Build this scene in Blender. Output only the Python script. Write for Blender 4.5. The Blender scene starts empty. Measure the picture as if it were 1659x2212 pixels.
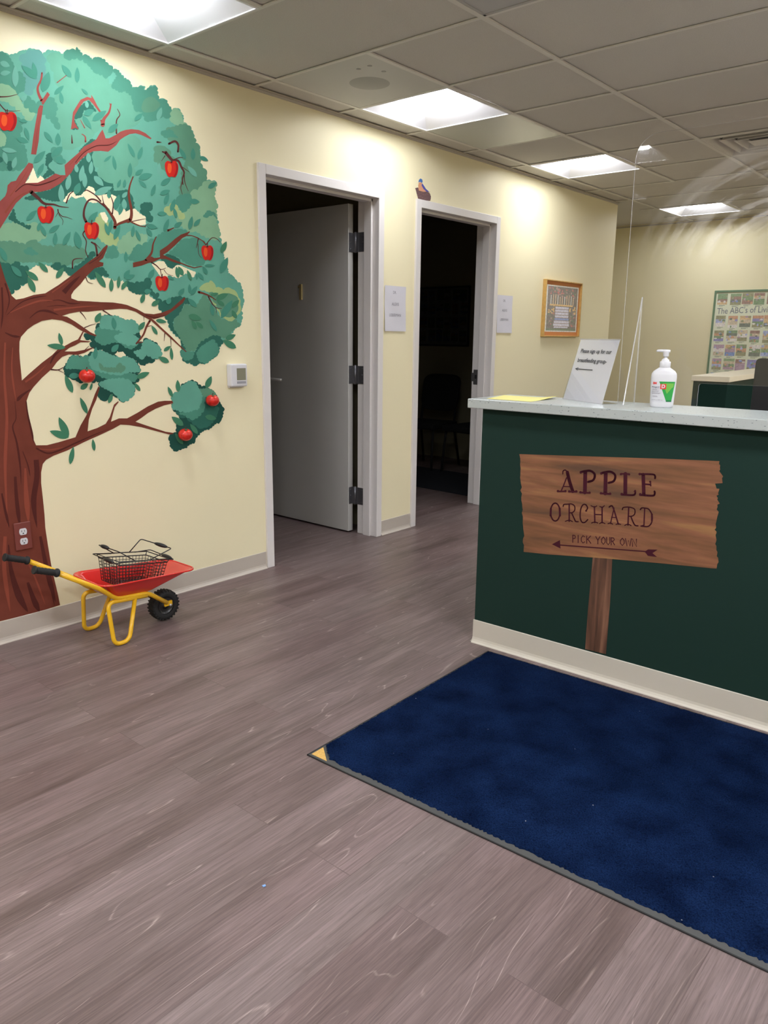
import bpy, bmesh, math, random
from mathutils import Vector, Matrix
from mathutils.geometry import tessellate_polygon, delaunay_2d_cdt
random.seed(7)
C = bpy.context.scene.collection
PI = math.pi

# ------------------------------------------------------------------ camera, world, exposure
W, HH, FPX = 1659, 2212, 1652.14
YAW, PITCH, ROLL = 0.7062, 0.2271, 0.0106
CAM = Vector((3.2821, 0.0, 1.3249))
def cam_axes():
    cy, sy, cp, sp = math.cos(YAW), math.sin(YAW), math.cos(PITCH), math.sin(PITCH)
    f = Vector((-sy*cp, cy*cp, -sp)); r = Vector((cy, sy, 0)); u = r.cross(f)
    cr, sr = math.cos(ROLL), math.sin(ROLL)
    return cr*r + sr*u, -sr*r + cr*u, f
AX_R, AX_U, AX_F = cam_axes()
cam = bpy.data.cameras.new('camera'); cam_o = bpy.data.objects.new('camera', cam); C.objects.link(cam_o)
cam.sensor_fit = 'HORIZONTAL'; cam.sensor_width = 36.0; cam.lens = 36.0*FPX/W
cam.clip_start = 0.05; cam.clip_end = 60
m = Matrix((AX_R, AX_U, -AX_F)).transposed().to_4x4(); m.translation = CAM
cam_o.matrix_world = m
sc = bpy.context.scene
sc.camera = cam_o
wd = bpy.data.worlds.new('world'); sc.world = wd; wd.use_nodes = True
wd.node_tree.nodes['Background'].inputs[0].default_value = (0.5, 0.52, 0.55, 1)
wd.node_tree.nodes['Background'].inputs[1].default_value = 0.05
sc.view_settings.view_transform = 'Standard'; sc.view_settings.look = 'None'
sc.cycles.sample_clamp_indirect = 40.0; sc.cycles.diffuse_bounces = 7; sc.cycles.max_bounces = 14; sc.cycles.transparent_max_bounces = 16
sc.view_settings.gamma = 1.0; sc.view_settings.use_curve_mapping = False
sc.view_settings.exposure = 1.27
LAMP_STRENGTH = 31.0
WALL_LAMP_STRENGTH = 14.0               # row along the mural wall, dimmed to even out the wall light
LAMP_COLOR = (0.94, 0.96, 1.0)

# ------------------------------------------------------------------ measured constants (metres)
CEIL = 2.541
GX, GY, S = 0.162, 2.186, 0.6096          # ceiling grid origin and module
TH = math.radians(1.3)                    # the counter stands slightly askew to the wall
CU = Vector((math.cos(TH), math.sin(TH), 0)); CN = Vector((math.sin(TH), -math.cos(TH), 0))
CP = Vector((1.520, 2.690, 0))            # left end of the counter's front face
TOPZ = 1.073

# pixel of the photograph -> point on a real plane of the room (used to survey positions)
def ray(px, py): return (AX_F + AX_R*((px - W/2)/FPX) - AX_U*((py - HH/2)/FPX))
def on_x(px, py, x=0.0):
    d = ray(px, py); t = (x - CAM.x)/d.x; return CAM + d*t
def on_y(px, py, y):
    d = ray(px, py); t = (y - CAM.y)/d.y; return CAM + d*t
def on_z(px, py, z=0.0):
    d = ray(px, py); t = (z - CAM.z)/d.z; return CAM + d*t
def on_plane(px, py, p, n):
    d = ray(px, py); t = (p - CAM).dot(n)/d.dot(n); return CAM + d*t

# ------------------------------------------------------------------ materials
def lin(c):
    def f(v):
        v /= 255.0
        return v/12.92 if v <= 0.04045 else ((v+0.055)/1.055)**2.4
    return (f(c[0]), f(c[1]), f(c[2]), 1.0)
def alb(c, k=1.0):
    l = lin(c); return (min(l[0]*k, .95), min(l[1]*k, .95), min(l[2]*k, .95), 1.0)
MATS = {}
def mat(name, color, rough=0.5, metal=0.0, spec=0.5, bump=None, var=None, coat=0.0):
    """plain procedural paint/plastic/metal; bump=(scale,strength); var=(scale,amount) mottles the colour"""
    if name in MATS: return MATS[name]
    mm = bpy.data.materials.new(name); mm.use_nodes = True
    nt = mm.node_tree; b = nt.nodes['Principled BSDF']
    b.inputs['Base Color'].default_value = color
    b.inputs['Roughness'].default_value = rough; b.inputs['Metallic'].default_value = metal
    b.inputs['Specular IOR Level'].default_value = spec
    b.inputs['Coat Weight'].default_value = coat
    if bump or var:
        tc = nt.nodes.new('ShaderNodeTexCoord')
    if var:
        n = nt.nodes.new('ShaderNodeTexNoise'); n.inputs['Scale'].default_value = var[0]; n.inputs['Detail'].default_value = 4
        nt.links.new(tc.outputs['Object'], n.inputs['Vector'])
        r = nt.nodes.new('ShaderNodeValToRGB')
        k0, k1 = 1-var[1], 1+var[1]
        r.color_ramp.elements[0].position = .3; r.color_ramp.elements[1].position = .7
        r.color_ramp.elements[0].color = (color[0]*k0, color[1]*k0, color[2]*k0, 1)
        r.color_ramp.elements[1].color = (min(color[0]*k1, 1), min(color[1]*k1, 1), min(color[2]*k1, 1), 1)
        nt.links.new(n.outputs['Fac'], r.inputs['Fac']); nt.links.new(r.outputs['Color'], b.inputs['Base Color'])
    if bump:
        n = nt.nodes.new('ShaderNodeTexNoise'); n.inputs['Scale'].default_value = bump[0]; n.inputs['Detail'].default_value = 3
        nt.links.new(tc.outputs['Object'], n.inputs['Vector'])
        bp = nt.nodes.new('ShaderNodeBump'); bp.inputs['Strength'].default_value = bump[1]; bp.inputs['Distance'].default_value = 0.002
        nt.links.new(n.outputs['Fac'], bp.inputs['Height']); nt.links.new(bp.outputs['Normal'], b.inputs['Normal'])
    MATS[name] = mm
    return mm
class NB:
    """tiny node-graph helper"""
    def __init__(s, name):
        s.m = bpy.data.materials.new(name); s.m.use_nodes = True; s.nt = s.m.node_tree
        s.b = s.nt.nodes['Principled BSDF']; s.out = s.nt.nodes['Material Output']; MATS[name] = s.m
    def n(s, t, **kw):
        nd = s.nt.nodes.new(t)
        for k, v in kw.items():
            if k.startswith('i_'):
                key = k[2:].replace('_', ' ')
                nd.inputs[key].default_value = v
            else: setattr(nd, k, v)
        return nd
    def l(s, a, b): s.nt.links.new(a, b)
    def math(s, op, a, b=None, c=None):
        nd = s.n('ShaderNodeMath', operation=op)
        for i, v in enumerate((a, b, c)):
            if v is None: continue
            if isinstance(v, (int, float)): nd.inputs[i].default_value = v
            else: s.l(v, nd.inputs[i])
        return nd.outputs[0]
    def mix(s, f, a, b, blend='MIX'):
        nd = s.n('ShaderNodeMix', data_type='RGBA', blend_type=blend)
        for sock, v in ((nd.inputs[0], f), (nd.inputs[6], a), (nd.inputs[7], b)):
            if isinstance(v, (int, float)): sock.default_value = v
            elif isinstance(v, tuple): sock.default_value = v
            else: s.l(v, sock)
        return nd.outputs[2]
    def ramp(s, f, stops):
        r = s.n('ShaderNodeValToRGB'); e = r.color_ramp.elements
        while len(e) < len(stops): e.new(0.5)
        for el, (p, c) in zip(e, stops): el.position = p; el.color = c
        s.l(f, r.inputs['Fac']); return r.outputs['Color']
    def mapped(s, scale=(1, 1, 1), rot=(0, 0, 0), loc=(0, 0, 0)):
        tc = s.n('ShaderNodeTexCoord'); mp = s.n('ShaderNodeMapping')
        mp.inputs['Scale'].default_value = scale; mp.inputs['Rotation'].default_value = rot; mp.inputs['Location'].default_value = loc
        s.l(tc.outputs['Object'], mp.inputs['Vector']); return mp.outputs['Vector']

def floor_material():
    g = NB('vinyl_plank_floor')
    v = g.mapped(rot=(0, 0, PI/2))                      # planks run along the mural wall
    br = g.n('ShaderNodeTexBrick', offset=0.37, offset_frequency=2)
    for k, val in (('Scale', 1.0), ('Mortar Size', 0.0011), ('Mortar Smooth', 0.3), ('Bias', 0.0), ('Brick Width', 1.22), ('Row Height', 0.153)):
        br.inputs[k].default_value = val
    br.inputs['Color1'].default_value = (0, 0, 0, 1); br.inputs['Color2'].default_value = (1, 1, 1, 1); br.inputs['Mortar'].default_value = (.5, .5, .5, 1)
    g.l(v, br.inputs['Vector'])
    rnd = g.n('ShaderNodeSeparateColor'); g.l(br.outputs['Color'], rnd.inputs[0]); rv = rnd.outputs[0]
    w = g.math('MULTIPLY', rv, 37.0)
    def noise(sx, sy, det, rough=0.55, dist=0.0, woff=0.0):
        mp = g.n('ShaderNodeMapping'); mp.inputs['Scale'].default_value = (sx, sy, 1); g.l(v, mp.inputs['Vector'])
        n = g.n('ShaderNodeTexNoise', noise_dimensions='4D'); n.inputs['Scale'].default_value = 1.0
        n.inputs['Detail'].default_value = det; n.inputs['Roughness'].default_value = rough; n.inputs['Distortion'].default_value = dist
        g.l(mp.outputs['Vector'], n.inputs['Vector']); g.l(g.math('ADD', w, woff), n.inputs['W']); return n.outputs['Fac']
    broad = noise(1.1, 9, 4, .6, .4)
    fine = noise(4.5, 215, 4, .68)
    pores = noise(14, 420, 2, .6, 0, 3.1)
    contour = noise(.75, 7.5, 2, .45, .25, 9.0)
    base = g.ramp(broad, [(.28, alb((95, 81, 78))), (.5, alb((118, 103, 102))), (.74, alb((137, 121, 121)))])
    tint = g.mix(rv, alb((240, 232, 231)), alb((255, 250, 247)))
    col = g.mix(1.0, base, tint, 'MULTIPLY')
    fl = g.ramp(fine, [(.3, (.62, .60, .59, 1)), (.68, (1.28, 1.27, 1.27, 1))])
    col = g.mix(.9, col, fl, 'MULTIPLY')
    pl_ = g.ramp(pores, [(.30, (.62, .6, .6, 1)), (.42, (1, 1, 1, 1))])
    col = g.mix(.8, col, pl_, 'MULTIPLY')
    # limed cathedral lines: contours of a stretched noise, broken up by a mask
    pp = g.math('PINGPONG', g.math('MULTIPLY', contour, 26.0), 1.0)
    line = g.ramp(pp, [(0.0, (1, 1, 1, 1)), (.075, (0, 0, 0, 1))])
    msk = g.ramp(noise(1.6, 11, 3, .6, 0, 21.0), [(.47, (0, 0, 0, 1)), (.60, (1, 1, 1, 1))])
    fm = g.ramp(fine, [(.38, (.15, .15, .15, 1)), (.55, (1, 1, 1, 1))])
    lm = g.mix(1.0, g.mix(1.0, line, msk, 'MULTIPLY'), fm, 'MULTIPLY')
    col = g.mix(g.math('MULTIPLY', lm, .6), col, alb((190, 173, 166)))
    dk = g.ramp(pp, [(.86, (0, 0, 0, 1)), (1.0, (1, 1, 1, 1))])
    col = g.mix(g.math('MULTIPLY', dk, .22), col, alb((84, 68, 62)))
    col = g.mix(g.math('MULTIPLY', br.outputs['Fac'], .55), col, alb((74, 60, 56)))
    g.l(col, g.b.inputs['Base Color'])
    g.l(g.ramp(fine, [(.3, (.46, .46, .46, 1)), (.7, (.36, .36, .36, 1))]), g.b.inputs['Roughness'])
    g.b.inputs['Specular IOR Level'].default_value = 0.42
    bp = g.n('ShaderNodeBump'); bp.inputs['Strength'].default_value = .25; bp.inputs['Distance'].default_value = .0006
    g.l(fine, bp.inputs['Height']); g.l(bp.outputs['Normal'], g.b.inputs['Normal'])
    return g.m
M_FLOOR = floor_material()
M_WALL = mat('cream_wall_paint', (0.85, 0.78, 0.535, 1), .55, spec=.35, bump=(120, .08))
M_SHADEWALL = mat('unlit_room_shade', (0.24, 0.21, 0.13, 1), .7, bump=(90, .1))  # wall colour darkened so the side rooms read as unlit
M_TILE = mat('ceiling_tile', (0.60, 0.58, 0.545, 1), .9, spec=.1, bump=(260, .5), var=(220, .05))
M_TBAR = mat('ceiling_grid_metal', (0.68, 0.66, 0.62, 1), .5)
M_ANGLE = mat('wall_angle_metal', (0.50, 0.46, 0.40, 1), .6)
M_TRIMPAINT = mat('grey_white_trim_paint', (0.72, 0.69, 0.68, 1), .38, bump=(80, .05))
M_BASE = mat('vinyl_base', (0.50, 0.45, 0.395, 1), .42, bump=(30, .06))
M_COUNTERBASE = mat('cream_vinyl_base', (0.60, 0.56, 0.49, 1), .42, bump=(30, .06))
M_DOOR = mat('grey_door_paint', (0.50, 0.49, 0.47, 1), .45, bump=(60, .06))
M_GREEN = mat('dark_green_paint', (0.0125, 0.034, 0.0275, 1), .7, spec=.12, bump=(140, .08))
M_STEEL = mat('dark_steel', (0.22, 0.22, 0.24, 1), .38, metal=.85)
M_SATIN = mat('satin_nickel', (0.62, 0.60, 0.57, 1), .38, metal=.6)
M_BRASS = mat('brass', (0.78, 0.62, 0.30, 1), .35, metal=.6)
M_WHITE = mat('white_plastic', (0.68, 0.68, 0.72, 1), .35)
M_PAPER = mat('white_paper', (0.66, 0.65, 0.71, 1), .8, spec=.2)
M_INK = mat('grey_ink', (0.24, 0.23, 0.27, 1), .8)
M_BLACKINK = mat('black_ink', (0.03, 0.03, 0.035, 1), .7)
M_BLACK = mat('black_plastic', (0.012, 0.012, 0.014, 1), .42)
M_BLACKWIRE = mat('black_wire', (0.010, 0.010, 0.011, 1), .35)
M_RUBBER = mat('black_rubber', (0.014, 0.014, 0.015, 1), .75, bump=(200, .3))
M_YELLOW = mat('yellow_enamel', (0.83, 0.47, 0.012, 1), .3, coat=.3)
M_RED = mat('red_enamel', (0.66, 0.018, 0.014, 1), .22, coat=.5)

# ------------------------------------------------------------------ mesh helpers
def add_box(bm, lo, hi, xf=None, mi=0):
    x0, y0, z0 = lo; x1, y1, z1 = hi
    vs = [Vector(c) for c in ((x0,y0,z0),(x1,y0,z0),(x1,y1,z0),(x0,y1,z0),(x0,y0,z1),(x1,y0,z1),(x1,y1,z1),(x0,y1,z1))]
    if xf: vs = [xf(v) for v in vs]
    v = [bm.verts.new(p) for p in vs]
    for f in ((0,3,2,1),(4,5,6,7),(0,1,5,4),(1,2,6,5),(2,3,7,6),(3,0,4,7)):
        bm.faces.new([v[i] for i in f]).material_index = mi
    return v
def add_quad(bm, pts, mi=0):
    f = bm.faces.new([bm.verts.new(Vector(p)) for p in pts]); f.material_index = mi; return f
def add_prism(bm, pts, off, mi=0):
    """pts: 3D outline; off: extrusion vector"""
    off = Vector(off); a = [bm.verts.new(Vector(p)) for p in pts]; b = [bm.verts.new(Vector(p)+off) for p in pts]
    n = len(pts)
    bm.faces.new(a[::-1]).material_index = mi; bm.faces.new(b).material_index = mi
    for i in range(n):
        bm.faces.new([a[i], a[(i+1) % n], b[(i+1) % n], b[i]]).material_index = mi
def add_tube(bm, pts, r, seg=8, cap=True, closed=False, mi=0):
    pts = [Vector(p) for p in pts]; n = len(pts)
    rs = r if isinstance(r, (list, tuple)) else [r]*n
    rings = []; prev = None
    for i, p in enumerate(pts):
        if closed: t = pts[(i+1) % n] - pts[i-1]
        else: t = pts[min(i+1, n-1)] - pts[max(i-1, 0)]
        t.normalize()
        if prev is None:
            a = Vector((0, 0, 1)) if abs(t.z) < .9 else Vector((1, 0, 0))
            nrm = t.cross(a).normalized()
        else:
            nrm = (prev - t*prev.dot(t)).normalized()
        prev = nrm; bn = t.cross(nrm)
        rings.append([bm.verts.new(p + (nrm*math.cos(2*PI*k/seg) + bn*math.sin(2*PI*k/seg))*rs[i]) for k in range(seg)])
    m_ = n if closed else n-1
    for i in range(m_):
        A, B = rings[i], rings[(i+1) % n]
        for k in range(seg):
            f = bm.faces.new([A[k], A[(k+1) % seg], B[(k+1) % seg], B[k]]); f.smooth = True; f.material_index = mi
    if cap and not closed:
        bm.faces.new(rings[0][::-1]).material_index = mi; bm.faces.new(rings[-1]).material_index = mi
def round_path(pts, rad, n=5):
    """polyline with rounded corners"""
    pts = [Vector(p) for p in pts]; out = [pts[0]]
    for i in range(1, len(pts)-1):
        a, b, c = pts[i-1], pts[i], pts[i+1]
        d1 = (a-b); d2 = (c-b); r = min(rad, d1.length*.45, d2.length*.45)
        p1 = b + d1.normalized()*r; p2 = b + d2.normalized()*r
        for k in range(n+1):
            t = k/n; out.append(p1*(1-t)**2 + b*2*t*(1-t) + p2*t*t)
    out.append(pts[-1]); return out
def add_lathe(bm, prof, org, axis=(0, 0, 1), seg=24, sx=1.0, sy=1.0, mi=0, smooth=True):
    """prof: list of (radius, height)"""
    ax = Vector(axis).normalized(); org = Vector(org)
    a = Vector((1, 0, 0)) if abs(ax.x) < .9 else Vector((0, 1, 0))
    u = (a - ax*a.dot(ax)).normalized(); v = ax.cross(u)
    rings = []
    for r, h in prof:
        if r < 1e-6: rings.append([bm.verts.new(org + ax*h)])
        else: rings.append([bm.verts.new(org + ax*h + u*(r*sx*math.cos(2*PI*k/seg)) + v*(r*sy*math.sin(2*PI*k/seg))) for k in range(seg)])
    for A, B in zip(rings, rings[1:]):
        for k in range(seg):
            k2 = (k+1) % seg
            if len(A) == 1 and len(B) == 1: continue
            if len(A) == 1: fv = [A[0], B[k2], B[k]]
            elif len(B) == 1: fv = [A[k], A[k2], B[0]]
            else: fv = [A[k], A[k2], B[k2], B[k]]
            f = bm.faces.new(fv); f.smooth = smooth; f.material_index = mi
def root_loc(o):
    while o.parent: o = o.parent
    return o.location
def obj(name, bm, mats, parent=None, bevel=0.0, smooth=False, fixn=True):
    """one mesh object; vertices are given in world space"""
    if fixn: bmesh.ops.recalc_face_normals(bm, faces=bm.faces[:])
    me = bpy.data.meshes.new(name)
    if parent is not None:
        bmesh.ops.translate(bm, verts=bm.verts[:], vec=-root_loc(parent))
    if smooth:
        for f in bm.faces: f.smooth = True
    bm.to_mesh(me); bm.free()
    for mm in (mats if isinstance(mats, (list, tuple)) else [mats]): me.materials.append(mm)
    o = bpy.data.objects.new(name, me); C.objects.link(o)
    if parent is not None: o.parent = parent
    if bevel > 0:
        b = o.modifiers.new('bevel', 'BEVEL'); b.width = bevel; b.segments = 2; b.limit_method = 'ANGLE'; b.angle_limit = math.radians(40)
    return o
def box_obj(name, lo, hi, mats, parent=None, bevel=0.0, xf=None):
    bm = bmesh.new(); add_box(bm, lo, hi, xf); return obj(name, bm, mats, parent, bevel)
def tag(o, label, cat, group=None):
    o['label'] = label; o['category'] = cat
    if group: o['group'] = group
    return o
def thing(name, label, cat, loc=(0, 0, 0), group=None):
    o = bpy.data.objects.new(name, None); C.objects.link(o); o.location = loc; o.empty_display_size = .1
    return tag(o, label, cat, group)
def struct(o): o['kind'] = 'structure'; return o
def struct_empty(name, loc):
    o = bpy.data.objects.new(name, None); C.objects.link(o); o.location = loc; o.empty_display_size = .1; return struct(o)
def dup(root, loc, label, group=None):
    r = root.copy(); C.objects.link(r); r.location = loc; r['label'] = label
    if group: r['group'] = group
    for ch in list(root.children):
        c = ch.copy(); C.objects.link(c); c.parent = r
        for gch in ch.children:
            d = gch.copy(); C.objects.link(d); d.parent = c
    return r
def flat_poly(bm, pts2, f3, mi=0, simple=False):
    """concave 2-D outline -> triangles on a surface through f3(u, v)"""
    if simple:
        vs = [bm.verts.new(f3(u, v)) for u, v in pts2]
        for t in tessellate_polygon([[Vector((u, v, 0)) for u, v in pts2]]): bm.faces.new([vs[i] for i in t]).material_index = mi
        return
    V2, _, F2, _, _, _ = delaunay_2d_cdt([Vector((u, v)) for u, v in pts2], [], [list(range(len(pts2)))], 1, 1e-4)
    vs = [bm.verts.new(f3(q.x, q.y)) for q in V2]
    for t in F2:
        try: bm.faces.new([vs[i] for i in t]).material_index = mi
        except ValueError: pass
def flat_stroke(bm, pts, w, f3, mi=0, cap=True):
    """painted stroke in 2-D (w: width or list of widths)"""
    n = len(pts); ws = w if isinstance(w, (list, tuple)) else [w]*n
    if len(ws) == 2 and n > 2: ws = [ws[0] + (ws[1]-ws[0])*i/(n-1) for i in range(n)]
    P = [Vector(p) for p in pts]; L, R_ = [], []
    for i in range(n):
        t = (P[min(i+1, n-1)] - P[max(i-1, 0)])
        if t.length < 1e-9: t = Vector((1, 0))
        t.normalize(); nn = Vector((-t.y, t.x))*ws[i]/2
        L.append(P[i]+nn); R_.append(P[i]-nn)
    vl = [bm.verts.new(f3(q.x, q.y)) for q in L]; vr = [bm.verts.new(f3(q.x, q.y)) for q in R_]
    for i in range(n-1):
        bm.faces.new([vl[i], vl[i+1], vr[i+1], vr[i]]).material_index = mi
    if cap:
        for i in (0, n-1): flat_dot(bm, P[i].x, P[i].y, ws[i]/2, f3, mi)
def flat_dot(bm, u, v, r, f3, mi=0, ry=None, n=12):
    ry = ry or r
    bm.faces.new([bm.verts.new(f3(u+r*math.cos(2*PI*k/n), v+ry*math.sin(2*PI*k/n))) for k in range(n)]).material_index = mi
def curve2(pts, n=6):
    """Catmull-Rom through 2-D points"""
    P = [Vector(p) for p in pts]; out = []
    for i in range(len(P)-1):
        a = P[max(i-1, 0)]; b = P[i]; c = P[i+1]; d = P[min(i+2, len(P)-1)]
        for k in range(n):
            t = k/n
            q = 0.5*((2*b) + (c-a)*t + (2*a-5*b+4*c-d)*t*t + (3*b-a-3*c+d)*t**3)
            out.append((q.x, q.y))
    out.append((P[-1].x, P[-1].y)); return out
def text_faces(s, size=1.0, align='CENTER', bold=0.0, xs=1.0):
    """lettering as 2-D triangles from the built-in font"""
    cu = bpy.data.curves.new('lettering', 'FONT'); cu.body = s; cu.size = size; cu.align_x = align; cu.align_y = 'CENTER'
    cu.resolution_u = 3; cu.offset = bold
    to = bpy.data.objects.new('lettering', cu); C.objects.link(to)
    me = bpy.data.meshes.new_from_object(to.evaluated_get(bpy.context.evaluated_depsgraph_get()))
    vs = [(v.co.x*xs, v.co.y) for v in me.vertices]; fs = [list(p.vertices) for p in me.polygons]
    bpy.data.objects.remove(to); bpy.data.curves.remove(cu); bpy.data.meshes.remove(me)
    return vs, fs
def add_text(bm, s, f3, size, align='CENTER', bold=0.0, xs=1.0, mi=0):
    bpy.context.view_layer.update()
    vs, fs = text_faces(s, size, align, bold, xs)
    bv = [bm.verts.new(f3(u, v)) for u, v in vs]
    for f in fs:
        try: bm.faces.new([bv[i] for i in f]).material_index = mi
        except ValueError: pass

# ================================================================== SETTING
X0, X1, Y0, Y1 = -3.4, 6.4, -4.2, 8.66
bm = bmesh.new(); add_box(bm, (X0, Y0, -.06), (X1, Y1+.1, 0)); struct(obj('floor', bm, M_FLOOR))

# door openings in the mural wall (inner clear opening y0..y1, height)
D1 = (2.852, 3.757, 2.14); D2 = (4.180, 5.085, 2.137)
WT = 0.15                                            # wall thickness
bm = bmesh.new()
def wseg(y0, y1, z0=0.0, z1=CEIL+.12): add_box(bm, (-WT, y0, z0), (0, y1, z1))
wseg(Y0, D1[0]-.03); wseg(D1[0]-.03, D1[1]+.03, D1[2]+.03); wseg(D1[1]+.03, D2[0]-.03)
wseg(D2[0]-.03, D2[1]+.03, D2[2]+.03); wseg(D2[1]+.03, 7.15)
struct(obj('wall_left', bm, M_WALL))
bm = bmesh.new(); add_box(bm, (X0, Y1, 0), (X1, Y1+.1, CEIL+.12)); struct(obj('wall_back', bm, M_WALL))
bm = bmesh.new(); add_box(bm, (X1, Y0, 0), (X1+.1, Y1+.1, CEIL+.12)); struct(obj('wall_right', bm, M_WALL))
bm = bmesh.new(); add_box(bm, (X0, Y0-.1, 0), (X1, Y0, CEIL+.12)); struct(obj('wall_front', bm, M_WALL))
bm = bmesh.new(); add_box(bm, (-1.2, 7.15, 0), (-1.1, Y1, CEIL+.12)); struct(obj('wall_recess', bm, M_WALL))
# unlit side rooms behind the two doors
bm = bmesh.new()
add_box(bm, (X0, 3.93, 0), (-WT, 4.03, CEIL+.12)); struct(obj('wall_partition', bm, M_SHADEWALL))
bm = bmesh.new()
add_box(bm, (X0, 6.90, 0), (-WT, 7.15, CEIL+.12)); struct(obj('wall_office_end', bm, M_SHADEWALL))
bm = bmesh.new(); add_box(bm, (X0, .9, 0), (-WT, 1.0, CEIL+.12)); struct(obj('wall_exam_end', bm, M_SHADEWALL))
bm = bmesh.new(); add_box(bm, (X0-.1, .9, 0), (X0, 7.15, CEIL+.12)); struct(obj('wall_office_far', bm, M_SHADEWALL))
# skins that give the rooms' side of the mural wall the same shade-darkened colour
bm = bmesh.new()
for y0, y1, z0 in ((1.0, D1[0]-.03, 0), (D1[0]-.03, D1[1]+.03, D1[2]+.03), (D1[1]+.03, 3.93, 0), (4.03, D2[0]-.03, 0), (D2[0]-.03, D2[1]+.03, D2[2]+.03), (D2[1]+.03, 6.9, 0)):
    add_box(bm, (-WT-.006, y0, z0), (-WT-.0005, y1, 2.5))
struct(obj('wall_inner', bm, M_SHADEWALL))

# ---- ceiling: tiles, grid bars and openings
def cell_lines():
    xs = [0.0, GX, GX+S, GX+2*S, GX+4*S, GX+6*S, GX+8*S, GX+10*S, X1]
    ys = [Y0] + [GY+S*i for i in range(-10, 11)] + [Y1]
    return xs, ys
LIGHTS = [(-1, 0), (2, 0), (5, 0), (9, 0), (-4, 1), (-7, 0), (-4, 4), (-1, 4), (2, 5), (5, 5), (9, 5), (-8, 4), (-4, 7), (-1, 7), (2, 8), (6, 8), (-7, 7)]  # those past the one mirrored in the shield are unseen, added for fill
VENT = (5, 2); GRILLE = (0, 2); SPEAKER = (1, 0); PANEL = (3, 0)
skip = {(i, j) for i, j in LIGHTS} | {VENT, GRILLE, SPEAKER, PANEL}
bm = bmesh.new()
zt = CEIL + 0.009
J = [-1] + list(range(0, 11))
def gx(j): return GX + S*j
for i in range(-11, 12):
    y0 = max(GY+S*i, Y0); y1 = min(GY+S*(i+1), Y1)
    if y1 <= y0: continue
    for j in range(-3, 11):
        x0, x1 = max(gx(j), 0.0 if y0 < 7.0 else -1.1), min(gx(j+1), X1)
        if x1 <= x0 or (i, j) in skip: continue
        add_box(bm, (x0, y0, zt), (x1, y1, zt+.02))
add_box(bm, (0, Y0, zt+.16), (X1, Y1, zt+.18)); add_box(bm, (-1.15, 7.1, zt+.03), (0, Y1, zt+.14))
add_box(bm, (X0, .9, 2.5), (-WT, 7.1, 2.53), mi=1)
struct(obj('ceiling', bm, [M_TILE, M_SHADEWALL]))
# grid bars: cross bars every module, runners where the photograph shows them
bm = bmesh.new(); bw = .012; done = set()
def bar(x0, y0, x1, y1, w=bw):
    key = tuple(round(q, 3) for q in (x0, y0, x1, y1))
    if key in done: return
    done.add(key); dz = .0008 if y0 == y1 else 0
    add_box(bm, (min(x0, x1)-(w if x0 == x1 else 0), min(y0, y1)-(w if y0 == y1 else 0), CEIL+dz), (max(x0, x1)+(w if x0 == x1 else 0), max(y0, y1)+(w if y0 == y1 else 0), CEIL+.006))
for i in range(-10, 11): bar(0, GY+S*i, X1, GY+S*i, .0075)
for j in (0, 2, 4, 6, 8, 10): bar(gx(j), Y0, gx(j), Y1)
bar(gx(1), GY+S, gx(1), GY+S*7)
for i, j in LIGHTS + [VENT]:
    for jj in (j, j+1):
        if jj % 2 == 0 or (jj == 1 and 1 <= i < 7): continue
        bar(gx(jj), GY+S*i, gx(jj), GY+S*(i+1))
struct(obj('trim_1', bm, M_TBAR))
bm = bmesh.new()
add_box(bm, (0, Y0, CEIL-.014), (.004, 7.15, CEIL)); add_box(bm, (0, Y0, CEIL-.003), (.019, 7.15, CEIL+.001))
add_box(bm, (-1.1, Y1-.004, CEIL-.014), (X1, Y1, CEIL)); 
struct(obj('trim_2', bm, M_ANGLE))

# ---- baseboards (vinyl cove base: flat band and a toe that flares onto the floor)
def cove(bm, a, b, n, h=.1):
    a, b, n = Vector(a), Vector(b), Vector(n); Z = Vector((0, 0, 1))
    prof = [(0, 0), (.016, 0), (.0155, .003), (.010, .008), (.006, .016), (.004, .026), (.0035, h-.002), (.002, h), (0, h)]
    A = [bm.verts.new(a + n*o + Z*z) for o, z in prof]; B = [bm.verts.new(b + n*o + Z*z) for o, z in prof]
    for i in range(len(prof)-1): bm.faces.new([A[i], B[i], B[i+1], A[i+1]])
    bm.faces.new(A); bm.faces.new(B[::-1])
bm = bmesh.new()
cove(bm, (0, Y0, 0), (0, D1[0]-.055, 0), (1, 0, 0)); cove(bm, (0, D1[1]+.055, 0), (0, D2[0]-.055, 0), (1, 0, 0)); cove(bm, (0, D2[1]+.055, 0), (0, 7.15, 0), (1, 0, 0))
struct(obj('baseboard_left', bm, M_BASE))
bm = bmesh.new(); cove(bm, (-1.1, Y1, 0), (X1, Y1, 0), (0, -1, 0)); struct(obj('baseboard_back', bm, M_BASE))

# ---- door frames (hollow metal: face, return, stop)
def door_frame(name, d, loc):
    root = struct_empty(name, loc)
    y0, y1, h = d; F = .05; po = .014; dep = -WT-.012
    bm = bmesh.new()
    for s, y in ((-1, y0), (1, y1)):
        ya, yb = (y-F, y) if s < 0 else (y, y+F)
        add_box(bm, (dep, ya, 0), (po, yb, h+F))                      # jamb
        ys = (y, y+.016) if s < 0 else (y-.016, y)
        add_box(bm, (-.098, ys[0], 0), (-.038, ys[1], h))             # stop
    add_box(bm, (dep, y0, h), (po, y1, h+F)); add_box(bm, (-.098, y0, h-.016), (-.038, y1, h))
    obj('frame', bm, M_TRIMPAINT, root, .0025)
    return root
d1 = door_frame('door_1', D1, (0, (D1[0]+D1[1])/2, 0))
d2 = door_frame('door_2', D2, (0, (D2[0]+D2[1])/2, 0))
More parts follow.
